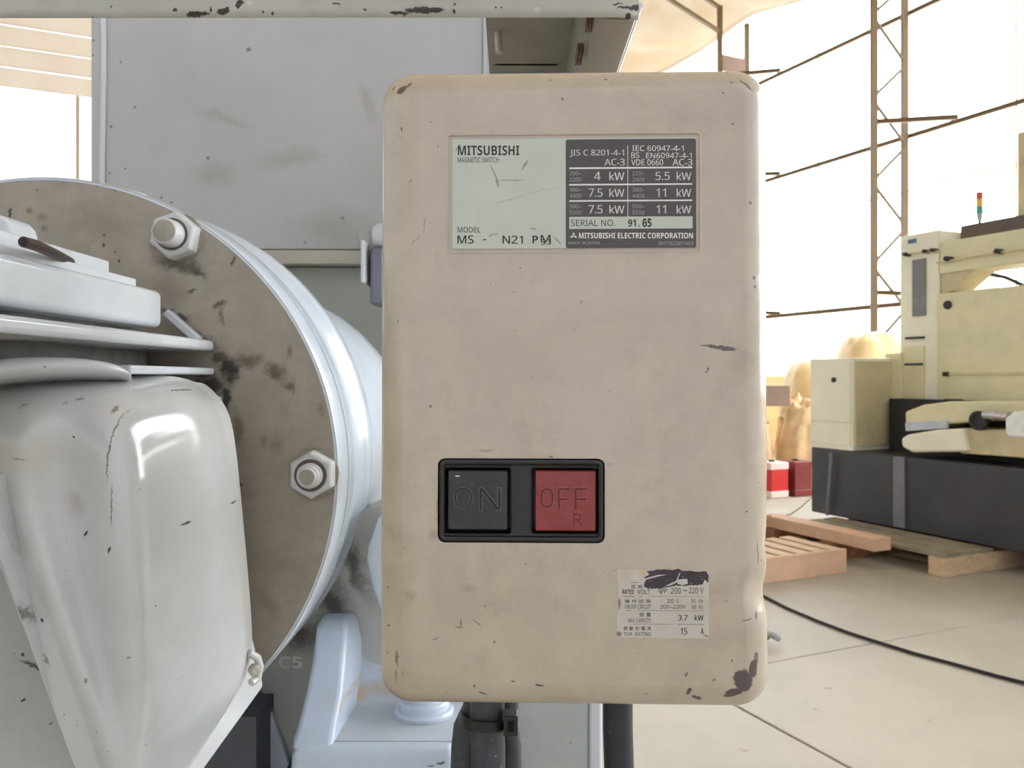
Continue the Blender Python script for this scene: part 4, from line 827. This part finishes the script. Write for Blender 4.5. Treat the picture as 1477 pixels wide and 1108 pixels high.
# ---- push buttons
bz = mat('black bakelite', rgb(36, 34, 33), .3, var=.12, scale=120, bump=.12, bscale=400, tint=rgb(70, 62, 54), tint_amt=.4)
(ax, az), (cx_, cz_) = lp(633, 662), lp(871, 783)
b = rloft(MB(), (ax + cx_) / 2, (az + cz_) / 2, (cx_ - ax) / 2, (az - cz_) / 2, .0022, [(0, .0118), (0, .0004), (.0003, -.0003), (.0009, -.0005), (.0015, -.0002), (.0019, .0006), (.0024, .0007)], n=8)
BZ = lchild(b, 'bezel', bz, sb)
bpy.context.view_layer.update()
bool_cut(BZ, [cutter(642, 675, 737, 770, .0007, -.01, .0112), cutter(767, 675.5, 863.5, 770, .0007, -.01, .0112)])
BZ.data.shade_smooth(); BZ.data.set_sharp_from_angle(angle=R(35))
for nx in ((640.5, 673.5, 738.5, 771.5), (765.5, 674, 865, 771.5)):
    (ax, az), (cx_, cz_) = lp(nx[0], nx[1]), lp(nx[2], nx[3]); c = ((ax + cx_) / 2, (az + cz_) / 2, (cx_ - ax) / 2, (az - cz_) / 2)
    rings = []
    for ins, y in ((0, .0009), (0, .0003), (.0002, .00015), (.0003, .0003), (.0003, .002)):
        rings.append([Vector((x, y, z)) for x, z in rrect(c[0], c[1], c[2] - ins, c[3] - ins, .0007, 4)])
    lchild(MB().loft(rings, caps=False), 'opening_lip', bz, BZ)
def button(x0, y0, x1, y1, name, m, words, label, edge):
    (ax, az), (cx_, cz_) = lp(x0, y0), lp(x1, y1); c = ((ax + cx_) / 2, (az + cz_) / 2, (cx_ - ax) / 2, (az - cz_) / 2)
    # engraved lettering: the cap's face is a filled outline with the letters left open, the floor of the letters lies below
    top = .0002
    b = rloft(MB(), *c, .0007, [(0, .011), (0, top + .0005), (.00015, top + .0002), (.0004, top), (.0007, top - .00001)], n=6)
    o = lchild(b, name, m, sb)
    ct_ = []
    bpy.context.view_layer.update()
    tm = text_mesh(words, lp, .0016)
    for v in tm.v: v.y += top + .0008
    cu = tm.build('cutter', m, local=True); cu.parent = sb
    bm = bmesh.new(); bm.from_mesh(cu.data); bmesh.ops.remove_doubles(bm, verts=bm.verts, dist=1e-6); bmesh.ops.recalc_face_normals(bm, faces=bm.faces); bm.to_mesh(cu.data); bm.free()
    bpy.context.view_layer.update()
    bool_cut(o, [cu]); o.data.shade_smooth(); o.data.set_sharp_from_angle(angle=R(30))
    rm = text_mesh([(w_[0], w_[1] - .8, w_[2] - .8, w_[3] + .8, w_[4] + .8, 0) for w_ in words], lp, .0045, rim=.016)
    for v in rm.v: v.y += top + .00225
    lchild(rm, 'letter_edge', edge, o, smooth=60)
    o['label'] = label; return o
wk = mat('glint on rubbed black edge', rgb(84, 79, 78), .3, var=.3, scale=300); wr = mat('glint on rubbed red edge', rgb(158, 74, 70), .3, var=.3, scale=300)  # lighter letter rims: glints of glossy edges put into colour, with some rubbing
onm = mat('scuffed black button plastic', rgb(50, 47, 47), .3, var=.2, scale=200, bump=.25, bscale=600, tint=rgb(90, 84, 80), tint_amt=.4, blobs=[LB(660, 687, 4, 1, 3, rgb(220, 220, 220), .4, 1, .0002)])
offm = mat('worn red button plastic', rgb(140, 56, 54), .3, var=.14, scale=150, bump=.25, bscale=500, tint=rgb(120, 66, 60), tint_amt=.5)
button(645.5, 678.5, 732.5, 765.5, 'on_button', onm, [('O', 654.5, 704, 681.5, 733.5, .0), ('N', 691, 704, 722.5, 737, .0)], 'black ON push button', wk)
button(771.5, 679, 860, 767, 'off_button', offm, [('O', 780, 704, 798, 733, .0), ('F', 804, 704, 822, 735, .0), ('F', 828, 704, 847, 735, .0), ('R', 826.5, 741, 840.5, 758, .0)], 'dark red OFF push button', wr)
# label frame: thin proud ridge round the nameplate pocket
(ax, az), (cx_, cz_) = lp(646, 195), lp(1010, 363); c = ((ax + cx_) / 2, (az + cz_) / 2, (cx_ - ax) / 2, (az - cz_) / 2)
rings = [[Vector((x, y, z)) for x, z in rrect(c[0], c[1], c[2] + g, c[3] + g, .0012, 5)] for g, y in ((.0006, .00005), (.0003, -.00010), (0, -.00012), (-.0001, .0002))]
lchild(MB().loft(rings, caps=False), 'pocket_rim', boxm, sb)
